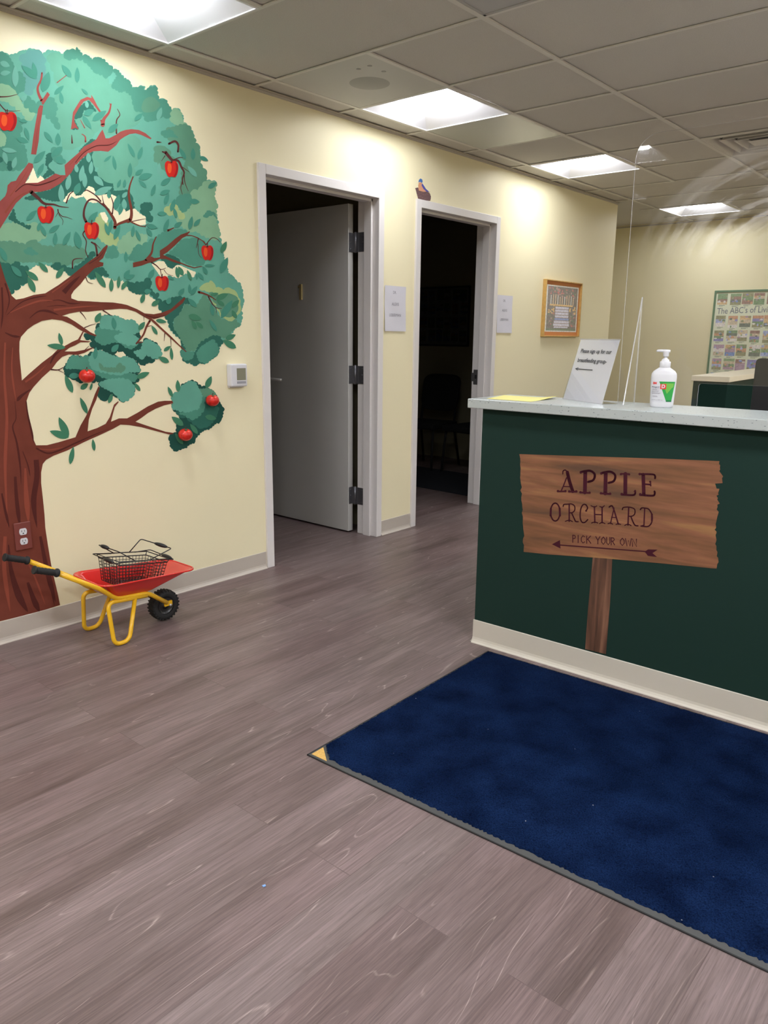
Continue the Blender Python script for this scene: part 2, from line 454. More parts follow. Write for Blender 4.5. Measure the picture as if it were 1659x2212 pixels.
# leaf of the first door, swung ninety degrees into the dark room
LX1, LX0, LY0, LY1 = -.205, -1.105, 3.712, 3.757
leaf = box_obj('door_leaf', (LX0, LY0, .012), (LX1, LY1, 2.125), M_DOOR, d1, .002)
for zc in (1.895, 1.07, .26):
    bm = bmesh.new()
    add_box(bm, (LX1-.0005, LY0+.006, zc-.058), (LX1+.0025, LY1-.001, zc+.058))       # leaf plate
    add_box(bm, (-WT-.004, D1[1]-.0035, zc-.058), (-WT+.045, D1[1]+.001, zc+.058))    # jamb plate
    add_box(bm, (LX1, LY1-.006, zc-.058), (-WT-.004, LY1-.003, zc+.058))
    add_tube(bm, [(-.178, LY1-.006, zc-.062), (-.178, LY1-.006, zc+.062)], .0075, 10)
    for dz in (-.04, 0, .04):
        add_lathe(bm, [(0, .0012), (.004, .001), (.0045, 0)], (LX1+.0025, LY0+.022, zc+dz), (1, 0, 0), 8)
        add_lathe(bm, [(0, .0012), (.004, .001), (.0045, 0)], (-WT+.03, D1[1]-.0035, zc+dz), (0, -1, 0), 8)
    obj('hinge', bm, M_STEEL, d1)
bm = bmesh.new()                                                        # lever handle near the latch edge
add_lathe(bm, [(0, .012), (.026, .012), (.03, .008), (.031, 0)], (-1.035, LY0, 1.015), (0, -1, 0), 20)
add_tube(bm, round_path([(-1.035, LY0, 1.015), (-1.035, LY0-.05, 1.015), (-.80, LY0-.05, 1.012)], .02), .0095, 10)
obj('lever_handle', bm, M_SATIN, d1, smooth=True)
bm = bmesh.new()                                                        # room number 1
add_box(bm, (-.648, LY0-.012, 1.553), (-.627, LY0, 1.654)); add_box(bm, (-.66, LY0-.012, 1.632), (-.648, LY0, 1.644))
obj('number', bm, M_BRASS, d1, .001)
bm = bmesh.new()                                                        # strike plate on the second door's far jamb
add_box(bm, (-.146, D2[1]-.002, .955), (-.108, D2[1]+.001, 1.07)); add_box(bm, (-.166, D2[1]-.002, .98), (-.146, D2[1]+.001, 1.045))
add_box(bm, (-.134, D2[1]-.0026, 1.0), (-.116, D2[1]-.0015, 1.03), mi=1)
obj('strike_plate', bm, [M_STEEL, M_BLACK], d2)

# ================================================================== CEILING FITTINGS
def lamp_mat(name, k):
    g = NB(name); em = g.n('ShaderNodeEmission'); em.inputs['Color'].default_value = LAMP_COLOR + (1,); em.inputs['Strength'].default_value = k
    g.l(em.outputs[0], g.out.inputs['Surface']); return g.m
M_LAMP = lamp_mat('lamp_diffuser', LAMP_STRENGTH); M_LAMP_WALL = lamp_mat('lamp_diffuser_dimmed', WALL_LAMP_STRENGTH)
M_REFLECTOR = mat('white_reflector', (0.86, 0.86, 0.90, 1), .5)
lname = {0: 'square ceiling light above the painted tree crown, cut by the top edge', 1: 'square ceiling light above the wall between the two doors',
         2: 'square ceiling light behind the clear shield corner, above the framed picture', 3: 'square ceiling light farthest back, seen through the clear shield'}
def make_light(ij, label):
    i, j = ij; x0, x1, y0, y1 = gx(j)+.012, gx(j+1)-.012, GY+S*i+.010, GY+S*(i+1)-.010
    t = thing('ceiling_light', label, 'light', ((x0+x1)/2, (y0+y1)/2, CEIL), 'recessed ceiling lights')
    ym = (y0+y1)/2; hw = .14; zl = CEIL+.066
    bm = bmesh.new()                                              # two sloping wings and the end plates
    add_quad(bm, [(x0, y0, CEIL+.001), (x1, y0, CEIL+.001), (x1, ym-hw, zl), (x0, ym-hw, zl)])
    add_quad(bm, [(x0, y1, CEIL+.001), (x1, y1, CEIL+.001), (x1, ym+hw, zl), (x0, ym+hw, zl)])
    for xx, s in ((x0, 1), (x1, -1)):
        add_quad(bm, [(xx, y0, CEIL+.001), (xx, y1, CEIL+.001), (xx+s*.10, ym+hw, zl), (xx+s*.10, ym-hw, zl)])
    add_quad(bm, [(x0, ym-hw, zl+.045), (x1, ym-hw, zl+.045), (x1, ym+hw, zl+.045), (x0, ym+hw, zl+.045)])
    for yy in (ym-hw, ym+hw): add_quad(bm, [(x0, yy, zl), (x1, yy, zl), (x1, yy, zl+.045), (x0, yy, zl+.045)])
    for xx in (x0, x1): add_quad(bm, [(xx, ym-hw, zl), (xx, ym+hw, zl), (xx, ym+hw, zl+.045), (xx, ym-hw, zl+.045)])
    obj('reflector', bm, M_REFLECTOR, t, fixn=False)
    bm = bmesh.new(); n = 8; rows = []                            # bowed lens that hangs between the wings
    for k in range(n+1):
        a = -1 + 2*k/n; rows.append((ym + a*(hw-.004), zl + .004 - .032*(1-a*a)))
    for (ya, za), (yb, zb) in zip(rows, rows[1:]):
        add_quad(bm, [(x0+.11, ya, za), (x1-.11, ya, za), (x1-.11, yb, zb), (x0+.11, yb, zb)])
    for xx in (x0+.11, x1-.11):
        for (ya, za), (yb, zb) in zip(rows, rows[1:]): add_quad(bm, [(xx, ya, za), (xx, yb, zb), (xx, yb, zl+.03), (xx, ya, zl+.03)])
    obj('diffuser', bm, M_LAMP_WALL, t, fixn=False)
    bm = bmesh.new()
    for a, b in (((x0-.006, y0-.005), (x0+.004, y1+.005)), ((x1-.004, y0-.005), (x1+.006, y1+.005)), ((x0, y0-.005), (x1, y0+.004)), ((x0, y1-.004), (x1, y1+.005))):
        add_box(bm, (a[0], a[1], CEIL-.001), (b[0], b[1], CEIL+.004))
    obj('rim', bm, M_REFLECTOR, t)
    return t
proto = make_light(LIGHTS[0], lname[0])
pl0 = proto.location.copy()
for k, (i, j) in enumerate(LIGHTS[1:], 1):
    r_ = dup(proto, (pl0.x + S*(j-LIGHTS[0][1]), pl0.y + S*(i-LIGHTS[0][0]), pl0.z), lname.get(k, 'unseen square ceiling light behind the camera or to its right, from a set added mostly for fill'), 'recessed ceiling lights')
    if k > 3:
        for ch in r_.children:
            if ch.name.startswith('diffuser'): ch.data = ch.data.copy(); ch.data.materials[0] = M_LAMP

def cell(ij): i, j = ij; return gx(j)+.010, gx(j+1)-.010, GY+S*i+.008, GY+S*(i+1)-.008
M_VENT = mat('vent_metal', (0.62, 0.59, 0.56, 1), .5); M_VOID = mat('duct_void', (0.03, 0.028, 0.028, 1), .9)
x0, x1, y0, y1 = cell(VENT)
t = thing('ceiling_vent', 'square ceiling air diffuser with nested louvres, at the right edge above the counter', 'vent', ((x0+x1)/2, (y0+y1)/2, CEIL))
box_obj('duct', (x0, y0, CEIL+.055), (x1, y1, CEIL+.06), M_VOID, t)
cx, cy = t.location.x, t.location.y
for k, (ro, ri) in enumerate(((.296, .25), (.212, .178), (.142, .112), (.076, .0))):
    bm = bmesh.new(); zo, zi = CEIL+.001, CEIL+.042
    if k == 0: zo, ro = CEIL+.001, .296
    O = [(cx-ro, cy-ro, zo), (cx+ro, cy-ro, zo), (cx+ro, cy+ro, zo), (cx-ro, cy+ro, zo)]
    I = [(cx-ri, cy-ri, zi), (cx+ri, cy-ri, zi), (cx+ri, cy+ri, zi), (cx-ri, cy+ri, zi)]
    if k == 0:
        r2 = .272; Mq = [(cx-r2, cy-r2, zo), (cx+r2, cy-r2, zo), (cx+r2, cy+r2, zo), (cx-r2, cy+r2, zo)]
        for q in range(4): add_quad(bm, [O[q], O[(q+1) % 4], Mq[(q+1) % 4], Mq[q]])
        for q in range(4): add_quad(bm, [Mq[q], Mq[(q+1) % 4], I[(q+1) % 4], I[q]])
        obj('rim', bm, M_VENT, t)
    elif ri > 0:
        lip = ro-.012; L_ = [(cx-lip, cy-lip, zo), (cx+lip, cy-lip, zo), (cx+lip, cy+lip, zo), (cx-lip, cy+lip, zo)]
        for q in range(4): add_quad(bm, [O[q], O[(q+1) % 4], L_[(q+1) % 4], L_[q]])
        for q in range(4): add_quad(bm, [L_[q], L_[(q+1) % 4], I[(q+1) % 4], I[q]])
        obj('louvre', bm, M_VENT, t)
    else:
        add_quad(bm, O); obj('louvre', bm, M_VENT, t)
x0, x1, y0, y1 = cell(GRILLE)
t = thing('return_grille', 'grey perforated return-air grille in the ceiling, cut by the top edge', 'vent', ((x0+x1)/2, (y0+y1)/2, CEIL))
g = NB('perforated_metal')
v = g.mapped(scale=(110, 110, 110)); vo = g.n('ShaderNodeTexVoronoi', feature='F1'); vo.inputs['Randomness'].default_value = 0; vo.inputs['Scale'].default_value = 1
g.l(v, vo.inputs['Vector']); g.l(g.ramp(vo.outputs['Distance'], [(.36, (.07, .07, .072, 1)), (.42, (.46, .46, .47, 1))]), g.b.inputs['Base Color']); g.b.inputs['Roughness'].default_value = .5
box_obj('perforated_sheet', (x0+.012, y0+.012, CEIL+.004), (x1-.012, y1-.012, CEIL+.006), g.m, t)
bm = bmesh.new()
add_box(bm, (x0, y0, CEIL+.001), (x0+.014, y1, CEIL+.012)); add_box(bm, (x1-.014, y0, CEIL+.001), (x1, y1, CEIL+.012)); add_box(bm, (x0, y0, CEIL+.001), (x1, y0+.014, CEIL+.012)); add_box(bm, (x0, y1-.014, CEIL+.001), (x1, y1, CEIL+.012))
obj('rim', bm, mat('grille_rim', (0.42, 0.41, 0.41, 1), .5), t)
M_SPK = mat('speaker_sheet', (0.55, 0.55, 0.52, 1), .6)
x0, x1, y0, y1 = cell(SPEAKER)
t = thing('ceiling_speaker', 'square ceiling speaker panel with a round perforated patch, between first and second lights', 'speaker', ((x0+x1)/2, (y0+y1)/2, CEIL))
box_obj('panel', (x0, y0, CEIL+.002), (x1, y1, CEIL+.008), M_SPK, t)
bm = bmesh.new(); add_lathe(bm, [(0, .0018), (.1, .0018), (.105, .0028), (.105, .006)], (t.location.x+.03, t.location.y+.02, CEIL), (0, 0, 1), 32)
for a, b, r in ((.13, -.17, .012), (.2, -.07, .012), (.2, -.17, .012)): add_lathe(bm, [(0, .0018), (r, .0018), (r, .006)], (t.location.x+a, t.location.y+b, CEIL), (0, 0, 1), 14)
obj('mesh_patch', bm, mat('speaker_mesh', (0.36, 0.36, 0.34, 1), .6), t)
x0, x1, y0, y1 = cell(PANEL)
t = tag(box_obj('ceiling_panel', (x0, y0, CEIL+.002), (x1, y1, CEIL+.008), mat('smooth_panel', (0.50, 0.52, 0.49, 1), .35)), 'smooth grey-green square ceiling panel between second and third lights', 'ceiling panel')

# ================================================================== TREE MURAL painted on the wall
KP = 0.92
def px_wall(off):
    def f(u, v):
        p = on_x(u, v, 0.0); return Vector((off, p.y, p.z))
    return f
TI = {'A': (0, 80), 'B': (260, 80), 'C': (0, 440), 'D': (260, 440), 'E': (0, 740), 'F': (260, 740), 'G': (0, 1050)}
ZS = 1/5.529
def T(t, pts): ox, oy = TI[t]; return [(ox+x*ZS, oy+y*ZS) for x, y in pts]
def scallop(poly, r=9.0, amp=.34, seed=0):
    """break an outline into small leafy lobes that bulge outwards"""
    rg = random.Random(seed); n = len(poly); A = 0
    for i in range(n):
        x1_, y1_ = poly[i]; x2_, y2_ = poly[(i+1) % n]; A += x1_*y2_ - x2_*y1_
    sgn = 1 if A > 0 else -1; out = []
    for i in range(n):
        a = Vector(poly[i]); b = Vector(poly[(i+1) % n]); d = b-a; L = d.length
        if L < .5: out.append((a.x, a.y)); continue
        k = max(1, round(L/(r*rg.uniform(.7, 1.3)))); nn = Vector((d.y, -d.x))/L*sgn
        for q in range(k):
            p0 = a + d*(q/k); p1 = a + d*((q+1)/k); w = (p1-p0).length; h = w*amp*rg.uniform(.3, 1.15)
            for s in range(4):
                t = s/4; pt = p0 + (p1-p0)*t + nn*(h*4*t*(1-t)*.9)
                if s: pt += Vector((rg.uniform(-.5, .5), rg.uniform(-.5, .5)))*(w*.06)
                out.append((pt.x, pt.y))
    return out
GREENS = {'base': (104, 170, 150), 'mint': (103, 165, 141), 'pale': (136, 181, 146), 'mid': (82, 146, 126), 'dark': (52, 108, 94), 'deep': (37, 84, 74), 'sage': (96, 148, 122), 'lime': (168, 190, 132), 'cool': (100, 158, 150)}
GK = list(GREENS)
GM = [mat('mural_green_'+k, alb(c, KP), .8, spec=.12, var=(7, .07)) for k, c in GREENS.items()]
gi = {k: i for i, k in enumerate(GK)}
mural = thing('tree_mural', 'painted apple tree with red-brown trunk and green leafy crown on the cream wall', 'wall painting', (0, 1.5, 1.1))
layer = [0.0006]
def step(): layer[0] += 0.000005; return layer[0]
fol = bmesh.new(); seedc = [1]
def patch(key, *polys, r=9.0, amp=.34, mi=None):
    pts = []
    for t, q in polys: pts += T(t, q)
    seedc[0] += 1
    flat_poly(fol, scallop(pts, r, amp, seedc[0]) if r else pts, px_wall(step()), gi[key] if mi is None else mi)
WALLI = len(GM)
# main crown
patch('base', ('A', [(-400, 250), (-200, 150), (0, 175), (50, 185), (110, 215), (200, 195), (260, 160), (320, 155), (380, 140), (440, 165), (510, 215), (540, 180), (610, 160), (680, 170), (730, 200), (760, 205), (770, 175), (830, 150), (905, 155), (912, 118), (960, 180), (985, 220), (1050, 220), (1100, 270), (1150, 240), (1220, 260), (1300, 330), (1350, 385), (1400, 390), (1450, 450), (1480, 490)]),
      ('B', [(110, 520), (120, 560), (135, 605), (210, 605), (270, 585), (298, 590), (280, 650), (295, 660), (340, 600), (385, 580), (430, 590), (445, 690), (460, 740), (540, 745), (575, 830), (605, 850), (612, 880), (640, 860), (670, 850), (720, 890), (750, 960), (752, 1020), (800, 1050), (850, 1110), (880, 1200), (895, 1260), (935, 1280), (950, 1370), (955, 1500), (985, 1560), (990, 1610), (1030, 1660), (1030, 1710), (1090, 1720), (1150, 1735), (1130, 1800), (1120, 1900), (1150, 1980), (1140, 2060), (1150, 2150)]),
      ('D', [(1155, 190), (1160, 250), (1185, 330), (1180, 400), (1205, 460), (1200, 540), (1230, 600), (1240, 660), (1280, 770), (1285, 830), (1340, 860), (1400, 940), (1440, 970), (1460, 1060), (1470, 1190), (1445, 1280), (1450, 1390), (1430, 1460), (1370, 1490), (1330, 1550), (1250, 1610), (1230, 1660), (1180, 1710), (1170, 1790), (1120, 1840), (1060, 1880), (1020, 1910), (950, 1905), (890, 1940), (830, 1900), (770, 1890), (740, 1840), (715, 1790), (730, 1740), (735, 1700), (720, 1620), (650, 1560), (590, 1490), (580, 1440), (560, 1390), (530, 1340), (490, 1280), (450, 1210), (450, 1170), (380, 1120), (350, 1070), (280, 1085), (210, 1080), (130, 1050), (90, 1000), (60, 940), (30, 910)]),
      ('C', [(1400, 910), (1340, 895), (1290, 880), (1230, 860), (1150, 870), (1100, 905), (1070, 890), (960, 800), (830, 860), (780, 810), (730, 780), (660, 790), (600, 740), (550, 720), (520, 740), (430, 730), (350, 790), (330, 810), (330, 900), (300, 960), (240, 970), (240, 1010), (170, 1030), (140, 1080), (20, 700), (-300, 700)]), r=8)
P_ = patch
P_('mint', ('A', [(560, 230), (700, 190), (800, 270), (900, 250), (1000, 290), (1090, 400), (1230, 460), (1300, 560), (1450, 640), (1548, 650), (1700, 800), (1680, 960), (1548, 1090), (1400, 1120), (1280, 1180), (1200, 1080), (1060, 1220), (900, 1330), (760, 1340), (720, 1100), (640, 960), (640, 800), (700, 600), (640, 420)]), r=22, amp=.25)
P_('cool', ('A', [(230, 230), (380, 160), (520, 230), (540, 420), (450, 560), (340, 700), (260, 560), (300, 400)]), r=18)
P_('mid', ('A', [(770, 180), (830, 155), (905, 160), (912, 125), (985, 225), (1050, 225), (1100, 275), (1150, 245), (1220, 265), (1300, 335), (1350, 390), (1330, 440), (1260, 500), (1220, 450), (1130, 430), (1080, 360), (990, 270), (920, 250), (800, 270), (760, 210)]))
P_('mid', ('A', [(1350, 390), (1400, 395), (1450, 455), (1480, 495), (1548, 525)]), ('B', [(125, 560), (140, 608), (270, 590), (280, 655), (340, 605), (430, 595), (442, 690), (458, 745), (538, 750), (605, 860), (610, 890), (600, 960), (510, 950), (400, 1000), (310, 1010), (260, 900), (170, 880), (130, 700), (60, 640)]), ('A', [(1440, 660), (1370, 620), (1330, 600), (1340, 560), (1400, 470)]))
P_('sage', ('B', [(260, 800), (330, 720), (440, 760), (440, 860), (340, 900), (270, 890)]), r=20)
P_('mid', ('A', [(-200, 200), (0, 180), (50, 190), (110, 245), (160, 330), (150, 400), (250, 420), (300, 520), (290, 640), (200, 680), (130, 600), (60, 560), (0, 570), (-200, 560)]))
P_('pale', ('A', [(-100, 580), (60, 570), (130, 600), (210, 700), (260, 790), (270, 850), (350, 840), (420, 900), (400, 960), (330, 1000), (260, 900), (180, 830), (100, 780), (0, 760), (-100, 760)]), r=14)
P_('mid', ('A', [(320, 700), (430, 800), (480, 760), (620, 720), (680, 830), (660, 950), (720, 1080), (700, 1110), (640, 1040), (600, 980), (480, 880), (400, 900), (280, 800)]), r=12)
P_('mid', ('A', [(180, 960), (320, 1010), (250, 1050), (240, 1150), (210, 1230), (300, 1330), (330, 1490), (260, 1580), (120, 1590), (-60, 1600), (-60, 1080), (60, 1120)]), r=12)
P_('pale', ('A', [(-60, 1110), (30, 1140), (75, 1200), (60, 1290), (0, 1310), (-60, 1300)]))
P_('dark', ('A', [(90, 1490), (150, 1500), (140, 1590), (90, 1580)])); P_('dark', ('A', [(-40, 1420), (20, 1440), (30, 1490), (-40, 1500)]))
P_('dark', ('A', [(560, 1400), (610, 1380), (620, 1480), (600, 1560), (660, 1620), (520, 1690), (520, 1650), (580, 1590), (545, 1500)]))
P_('mid', ('A', [(610, 1330), (740, 1310), (720, 1400), (780, 1510), (700, 1500), (620, 1440)]), r=14)
P_('base', ('A', [(600, 1500), (780, 1520), (780, 1660), (680, 1630), (610, 1580)]))
P_('dark', ('A', [(900, 1560), (970, 1480), (1040, 1410), (1110, 1370), (1110, 1480), (1130, 1600), (1220, 1700), (1340, 1690), (1350, 1750), (1350, 1840), (1480, 1830), (1548, 1850), (1548, 1900), (1410, 1920), (1330, 1880), (1220, 1880), (1140, 1860), (1110, 1800), (1060, 1780), (970, 1890), (900, 1900), (890, 1840), (830, 1860), (750, 1960), (640, 1960), (500, 1920), (370, 1950), (290, 1930), (440, 1860), (600, 1830), (720, 1750), (800, 1680), (850, 1620)]))
P_('dark', ('A', [(890, 980), (900, 900), (940, 840), (1060, 760), (1150, 890), (1000, 870), (970, 960)]), r=7)
P_('dark', ('A', [(858, 1100), (880, 980), (940, 1100)]), r=6)
P_('dark', ('A', [(940, 1370), (1000, 1300), (1090, 1220), (1140, 1230), (1060, 1290), (980, 1350)]), r=7)
P_('mint', ('A', [(1110, 1380), (1300, 1370), (1420, 1240), (1520, 1180), (1640, 1200), (1700, 1400), (1600, 1560), (1548, 1700), (1400, 1830), (1350, 1750), (1220, 1690), (1180, 1560), (1110, 1480)]), r=16)
P_('pale', ('B', [(612, 885), (670, 855), (720, 895), (752, 1025), (800, 1052), (690, 1060), (600, 1010)]))
P_('sage', ('B', [(690, 1060), (740, 1045), (800, 1055), (848, 1115), (878, 1200), (893, 1265), (932, 1285), (948, 1420), (952, 1500), (983, 1560), (1028, 1660), (1028, 1710), (930, 1840), (880, 1820), (850, 1900), (700, 1880), (740, 1600), (780, 1480), (700, 1300), (560, 1210), (480, 1150), (600, 1080)]), r=12)
P_('mid', ('B', [(480, 1150), (520, 1120), (600, 1110), (640, 1160), (690, 1200), (600, 1190), (540, 1205)]), r=8)
P_('sage', ('B', [(420, 1300), (560, 1330), (640, 1500), (560, 1620), (480, 1560), (400, 1440)]), r=16)
P_('pale', ('B', [(850, 1840), (920, 1830), (1030, 1720), (1090, 1725), (1146, 1740), (1118, 1900), (1147, 1980), (1137, 2060), (1150, 2212)]), ('D', [(1180, 330), (1178, 400), (1100, 430), (900, 330), (780, 300), (700, 240), (660, 180)]), ('B', [(690, 2040), (700, 2000), (840, 1980)]), r=12)
P_('mid', ('D', [(985, 150), (1050, 80), (1128, 112), (1153, 185), (1110, 130), (1010, 165)]), r=8)
P_('mid', ('B', [(690, 1900), (800, 1870), (850, 1920), (830, 2020), (770, 2090), (700, 2040), (660, 1970)]), r=10)
P_('lime', ('B', [(520, 2050), (640, 1990), (690, 2070), (770, 2130), (740, 2180), (690, 2130), (560, 2120)]), r=10)
P_('dark', ('B', [(0, 1840), (60, 1835), (120, 1870), (150, 1960), (160, 2060), (110, 2060), (60, 2100), (40, 2000), (0, 2000)]))
P_('dark', ('B', [(240, 2000), (300, 1975), (370, 1980), (385, 2030), (340, 2080), (390, 2180), (340, 2212), (300, 2150), (250, 2110)]))
# left lower crown
P_('pale', ('C', [(-60, 340), (60, 240), (200, 230), (300, 270), (420, 220), (480, 330), (560, 380), (500, 420), (400, 430), (300, 480), (180, 470), (80, 440), (-60, 450)]), r=12)
P_('sage', ('C', [(-60, 450), (160, 460), (300, 490), (400, 430), (500, 500), (640, 520), (720, 480), (860, 520), (1000, 540), (1020, 640), (960, 690), (840, 720), (730, 760), (620, 700), (460, 690), (300, 700), (200, 690), (100, 720), (-60, 700)]), r=12)
P_('mid', ('C', [(280, 570), (350, 520), (460, 600), (360, 610)]), r=10)
P_('dark', ('C', [(-20, 700), (60, 710), (130, 730), (200, 690), (240, 740), (340, 760), (330, 900), (300, 960), (240, 970), (240, 1010), (170, 1030), (140, 1085), (60, 900)]))
P_('dark', ('C', [(600, 745), (680, 700), (730, 740), (800, 760), (880, 770), (1010, 680), (1090, 570), (1140, 600), (1060, 700), (960, 770), (850, 860), (820, 850), (780, 805), (730, 775), (660, 785)]))
P_('dark', ('C', [(100, 180), (160, 60), (190, 180), (240, 230), (300, 260), (370, 260), (360, 300), (330, 300), (240, 250), (160, 210)]), r=7)
P_('dark', ('C', [(1060, 840), (1130, 770), (1230, 760), (1300, 870), (1230, 855), (1150, 865), (1100, 900), (1070, 885)]), r=8)
P_('lime', ('C', [(1140, 200), (1210, 110), (1280, 200), (1300, 340), (1420, 430), (1420, 480), (1280, 490), (1200, 430), (1180, 350)]), r=14)
P_('pale', ('C', [(1400, 470), (1548, 330), (1760, 380), (1740, 560), (1560, 600), (1420, 580)]), r=12)
P_('mid', ('C', [(1290, 520), (1370, 500), (1420, 600), (1360, 650), (1260, 650)]), r=9)
P_('mid', ('D', [(90, 660), (170, 520), (260, 500), (400, 420), (520, 340), (700, 300), (800, 330), (720, 400), (560, 560), (470, 620), (350, 680), (200, 700)]), r=10)
P_('mid', ('D', [(580, 600), (740, 430), (900, 410), (1020, 480), (980, 600), (1000, 720), (940, 750), (800, 720), (700, 640)]), r=10)
P_('dark', ('D', [(480, 650), (560, 600), (640, 630), (700, 660), (720, 720), (660, 740), (620, 790), (560, 760)]), r=7)
P_('dark', ('D', [(60, 925), (170, 950), (280, 930), (300, 890), (350, 890), (375, 950), (350, 1010), (420, 1080), (460, 1070), (440, 1130), (500, 1170), (600, 1130), (680, 1110), (740, 1120), (820, 1140), (820, 1200), (760, 1190), (730, 1260), (700, 1330), (640, 1370), (620, 1420), (640, 1480), (700, 1570), (740, 1640), (750, 1700), (790, 1770), (735, 1740), (725, 1620), (655, 1560), (595, 1490), (565, 1390), (495, 1280), (455, 1210), (452, 1170), (352, 1070), (212, 1078), (132, 1048), (92, 998)]))
P_('sage', ('D', [(700, 1330), (780, 1200), (900, 1240), (1000, 1080), (1060, 1180), (1200, 1380), (1360, 1380), (1430, 1455), (1360, 1490), (1250, 1605), (1180, 1590), (1090, 1580), (950, 1660), (900, 1740), (800, 1770), (740, 1640), (640, 1480), (640, 1380)]))
P_('lime', ('D', [(940, 1010), (1060, 940), (1090, 920), (1140, 1000), (1230, 1030), (1330, 1020), (1410, 1120), (1430, 1200), (1400, 1330), (1240, 1370), (1180, 1300), (1070, 1060)]), r=18)
P_('sage', ('D', [(1060, 1060), (1200, 1100), (1330, 1080), (1400, 1200), (1360, 1320), (1230, 1340)]), r=18)
P_('dark', ('D', [(890, 1780), (950, 1670), (1090, 1580), (1170, 1580), (1228, 1650), (1178, 1710), (1168, 1790), (1118, 1840), (1058, 1878), (1018, 1908), (950, 1903), (890, 1938), (830, 1898), (770, 1888), (740, 1838), (717, 1790), (740, 1740), (800, 1770)]), r=8)
P_('mid', ('D', [(905, 1790), (960, 1710), (1100, 1620), (1160, 1700), (1178, 1780), (1060, 1878), (1020, 1908), (940, 1880)]), r=8)
P_('mid', ('D', [(717, 1790), (740, 1740), (800, 1770), (880, 1780), (860, 1850), (800, 1870), (750, 1850)]), r=8)
# lower clumps
P_('deep', ('C', [(1145, 1460), (1200, 1430), (1200, 1350), (1270, 1330), (1330, 1350), (1390, 1340), (1430, 1380), (1500, 1390), (1548, 1400)]), ('D', [(150, 1470), (230, 1560), (235, 1620), (200, 1680), (270, 1650), (280, 1610), (340, 1620), (400, 1650), (450, 1690), (485, 1760), (480, 1830), (410, 1860), (400, 1890), (340, 1900), (270, 1930), (220, 1900), (160, 1850), (60, 1800), (30, 1770)]), ('C', [(1400, 1760), (1350, 1800), (1280, 1770), (1220, 1740), (1160, 1750), (1100, 1720), (1070, 1690), (1090, 1650), (1140, 1640), (1010, 1600), (1005, 1550), (1060, 1560), (1140, 1580)]))
P_('mid', ('C', [(1145, 1500), (1190, 1470), (1280, 1490), (1420, 1520), (1548, 1560), (1640, 1600), (1640, 1690), (1560, 1740), (1480, 1700), (1420, 1650), (1330, 1660), (1230, 1690), (1140, 1640), (1140, 1560)]))
P_('base', ('C', [(1200, 1430), (1200, 1355), (1270, 1333), (1390, 1343), (1500, 1393), (1590, 1390), (1660, 1460), (1668, 1530), (1548, 1570), (1420, 1510), (1250, 1490), (1190, 1470)]))
P_('base', ('C', [(1360, 1590), (1460, 1540), (1600, 1570), (1668, 1620), (1620, 1690), (1500, 1680), (1400, 1640)]))
P_('base', ('D', [(155, 1770), (250, 1740), (270, 1650), (340, 1622), (450, 1692), (483, 1760), (478, 1830), (410, 1850), (310, 1800), (270, 1860), (220, 1830)]))
P_('deep', ('C', [(758, 1960), (800, 1900), (820, 1850), (860, 1810), (930, 1820), (990, 1830), (1050, 1820), (1060, 1790), (1110, 1770), (1200, 1760), (1280, 1770), (1360, 1800), (1440, 1840), (1548, 1830)]), ('D', [(60, 1810), (130, 1840), (190, 1890), (230, 1960), (235, 2010), (200, 2030), (220, 2080), (220, 2120), (170, 2140)]), ('F', [(175, 540), (160, 600), (130, 650), (90, 650), (60, 690), (0, 705)]), ('E', [(1500, 700), (1440, 700), (1420, 660), (1360, 640), (1320, 600), (1290, 680), (1210, 690), (1165, 640), (1190, 530), (1180, 470), (1150, 460), (1080, 465), (1000, 470), (930, 470), (900, 450), (830, 420), (780, 390)]), r=8)
P_('mid', ('C', [(800, 1900), (860, 1812), (990, 1832), (1060, 1822), (1080, 1900), (1090, 1990), (940, 1975), (780, 1965)]), r=8)
P_('mid', ('C', [(1080, 1940), (1130, 1990), (1280, 2020), (1420, 2050), (1548, 2020), (1660, 2060), (1600, 2130), (1480, 2090), (1330, 2110), (1200, 2060), (1110, 2010)]), r=8)
P_('base', ('C', [(1060, 1850), (1110, 1772), (1220, 1758), (1380, 1830), (1500, 1822), (1600, 1860), (1660, 1960), (1668, 2010), (1548, 2010), (1420, 2050), (1280, 2020), (1130, 1990), (1080, 1940)]))
P_('sage', ('C', [(1180, 1900), (1240, 1960), (1380, 1960), (1420, 1900), (1500, 1960), (1460, 2010), (1300, 2010), (1200, 1980)]), r=9)
P_('base', ('E', [(1180, 485), (1280, 440), (1440, 430), (1548, 450), (1612, 540), (1590, 640), (1500, 698), (1440, 698), (1400, 640), (1340, 590), (1200, 520)]))
P_('deep', ('F', [(615, 690), (620, 640), (640, 600), (690, 590), (720, 520), (760, 490), (830, 455), (880, 460), (930, 500), (970, 525), (1040, 540), (1100, 570), (1140, 620), (1180, 700), (1215, 760), (1225, 830), (1215, 900), (1190, 950), (1150, 960), (1100, 1000), (1070, 1025), (1000, 1050), (950, 1080), (900, 1140), (890, 1190), (830, 1215), (770, 1260), (700, 1280), (655, 1300), (600, 1250), (590, 1180), (580, 1120), (620, 1090), (670, 1070), (670, 970), (720, 920), (700, 870), (660, 830), (620, 790)]), r=7)
P_('dark', ('F', [(660, 825), (800, 830), (930, 790), (970, 620), (1030, 650), (1060, 770), (1180, 780), (1140, 900), (1050, 1000), (950, 1030), (850, 950), (800, 880), (720, 900)]), r=9)
P_('mid', ('F', [(700, 850), (850, 800), (940, 760), (1000, 640), (1000, 800), (930, 880), (860, 930), (780, 870)]), r=10)
P_('sage', ('F', [(940, 560), (1040, 545), (1100, 575), (1140, 625), (1060, 640), (970, 610)]), r=9)
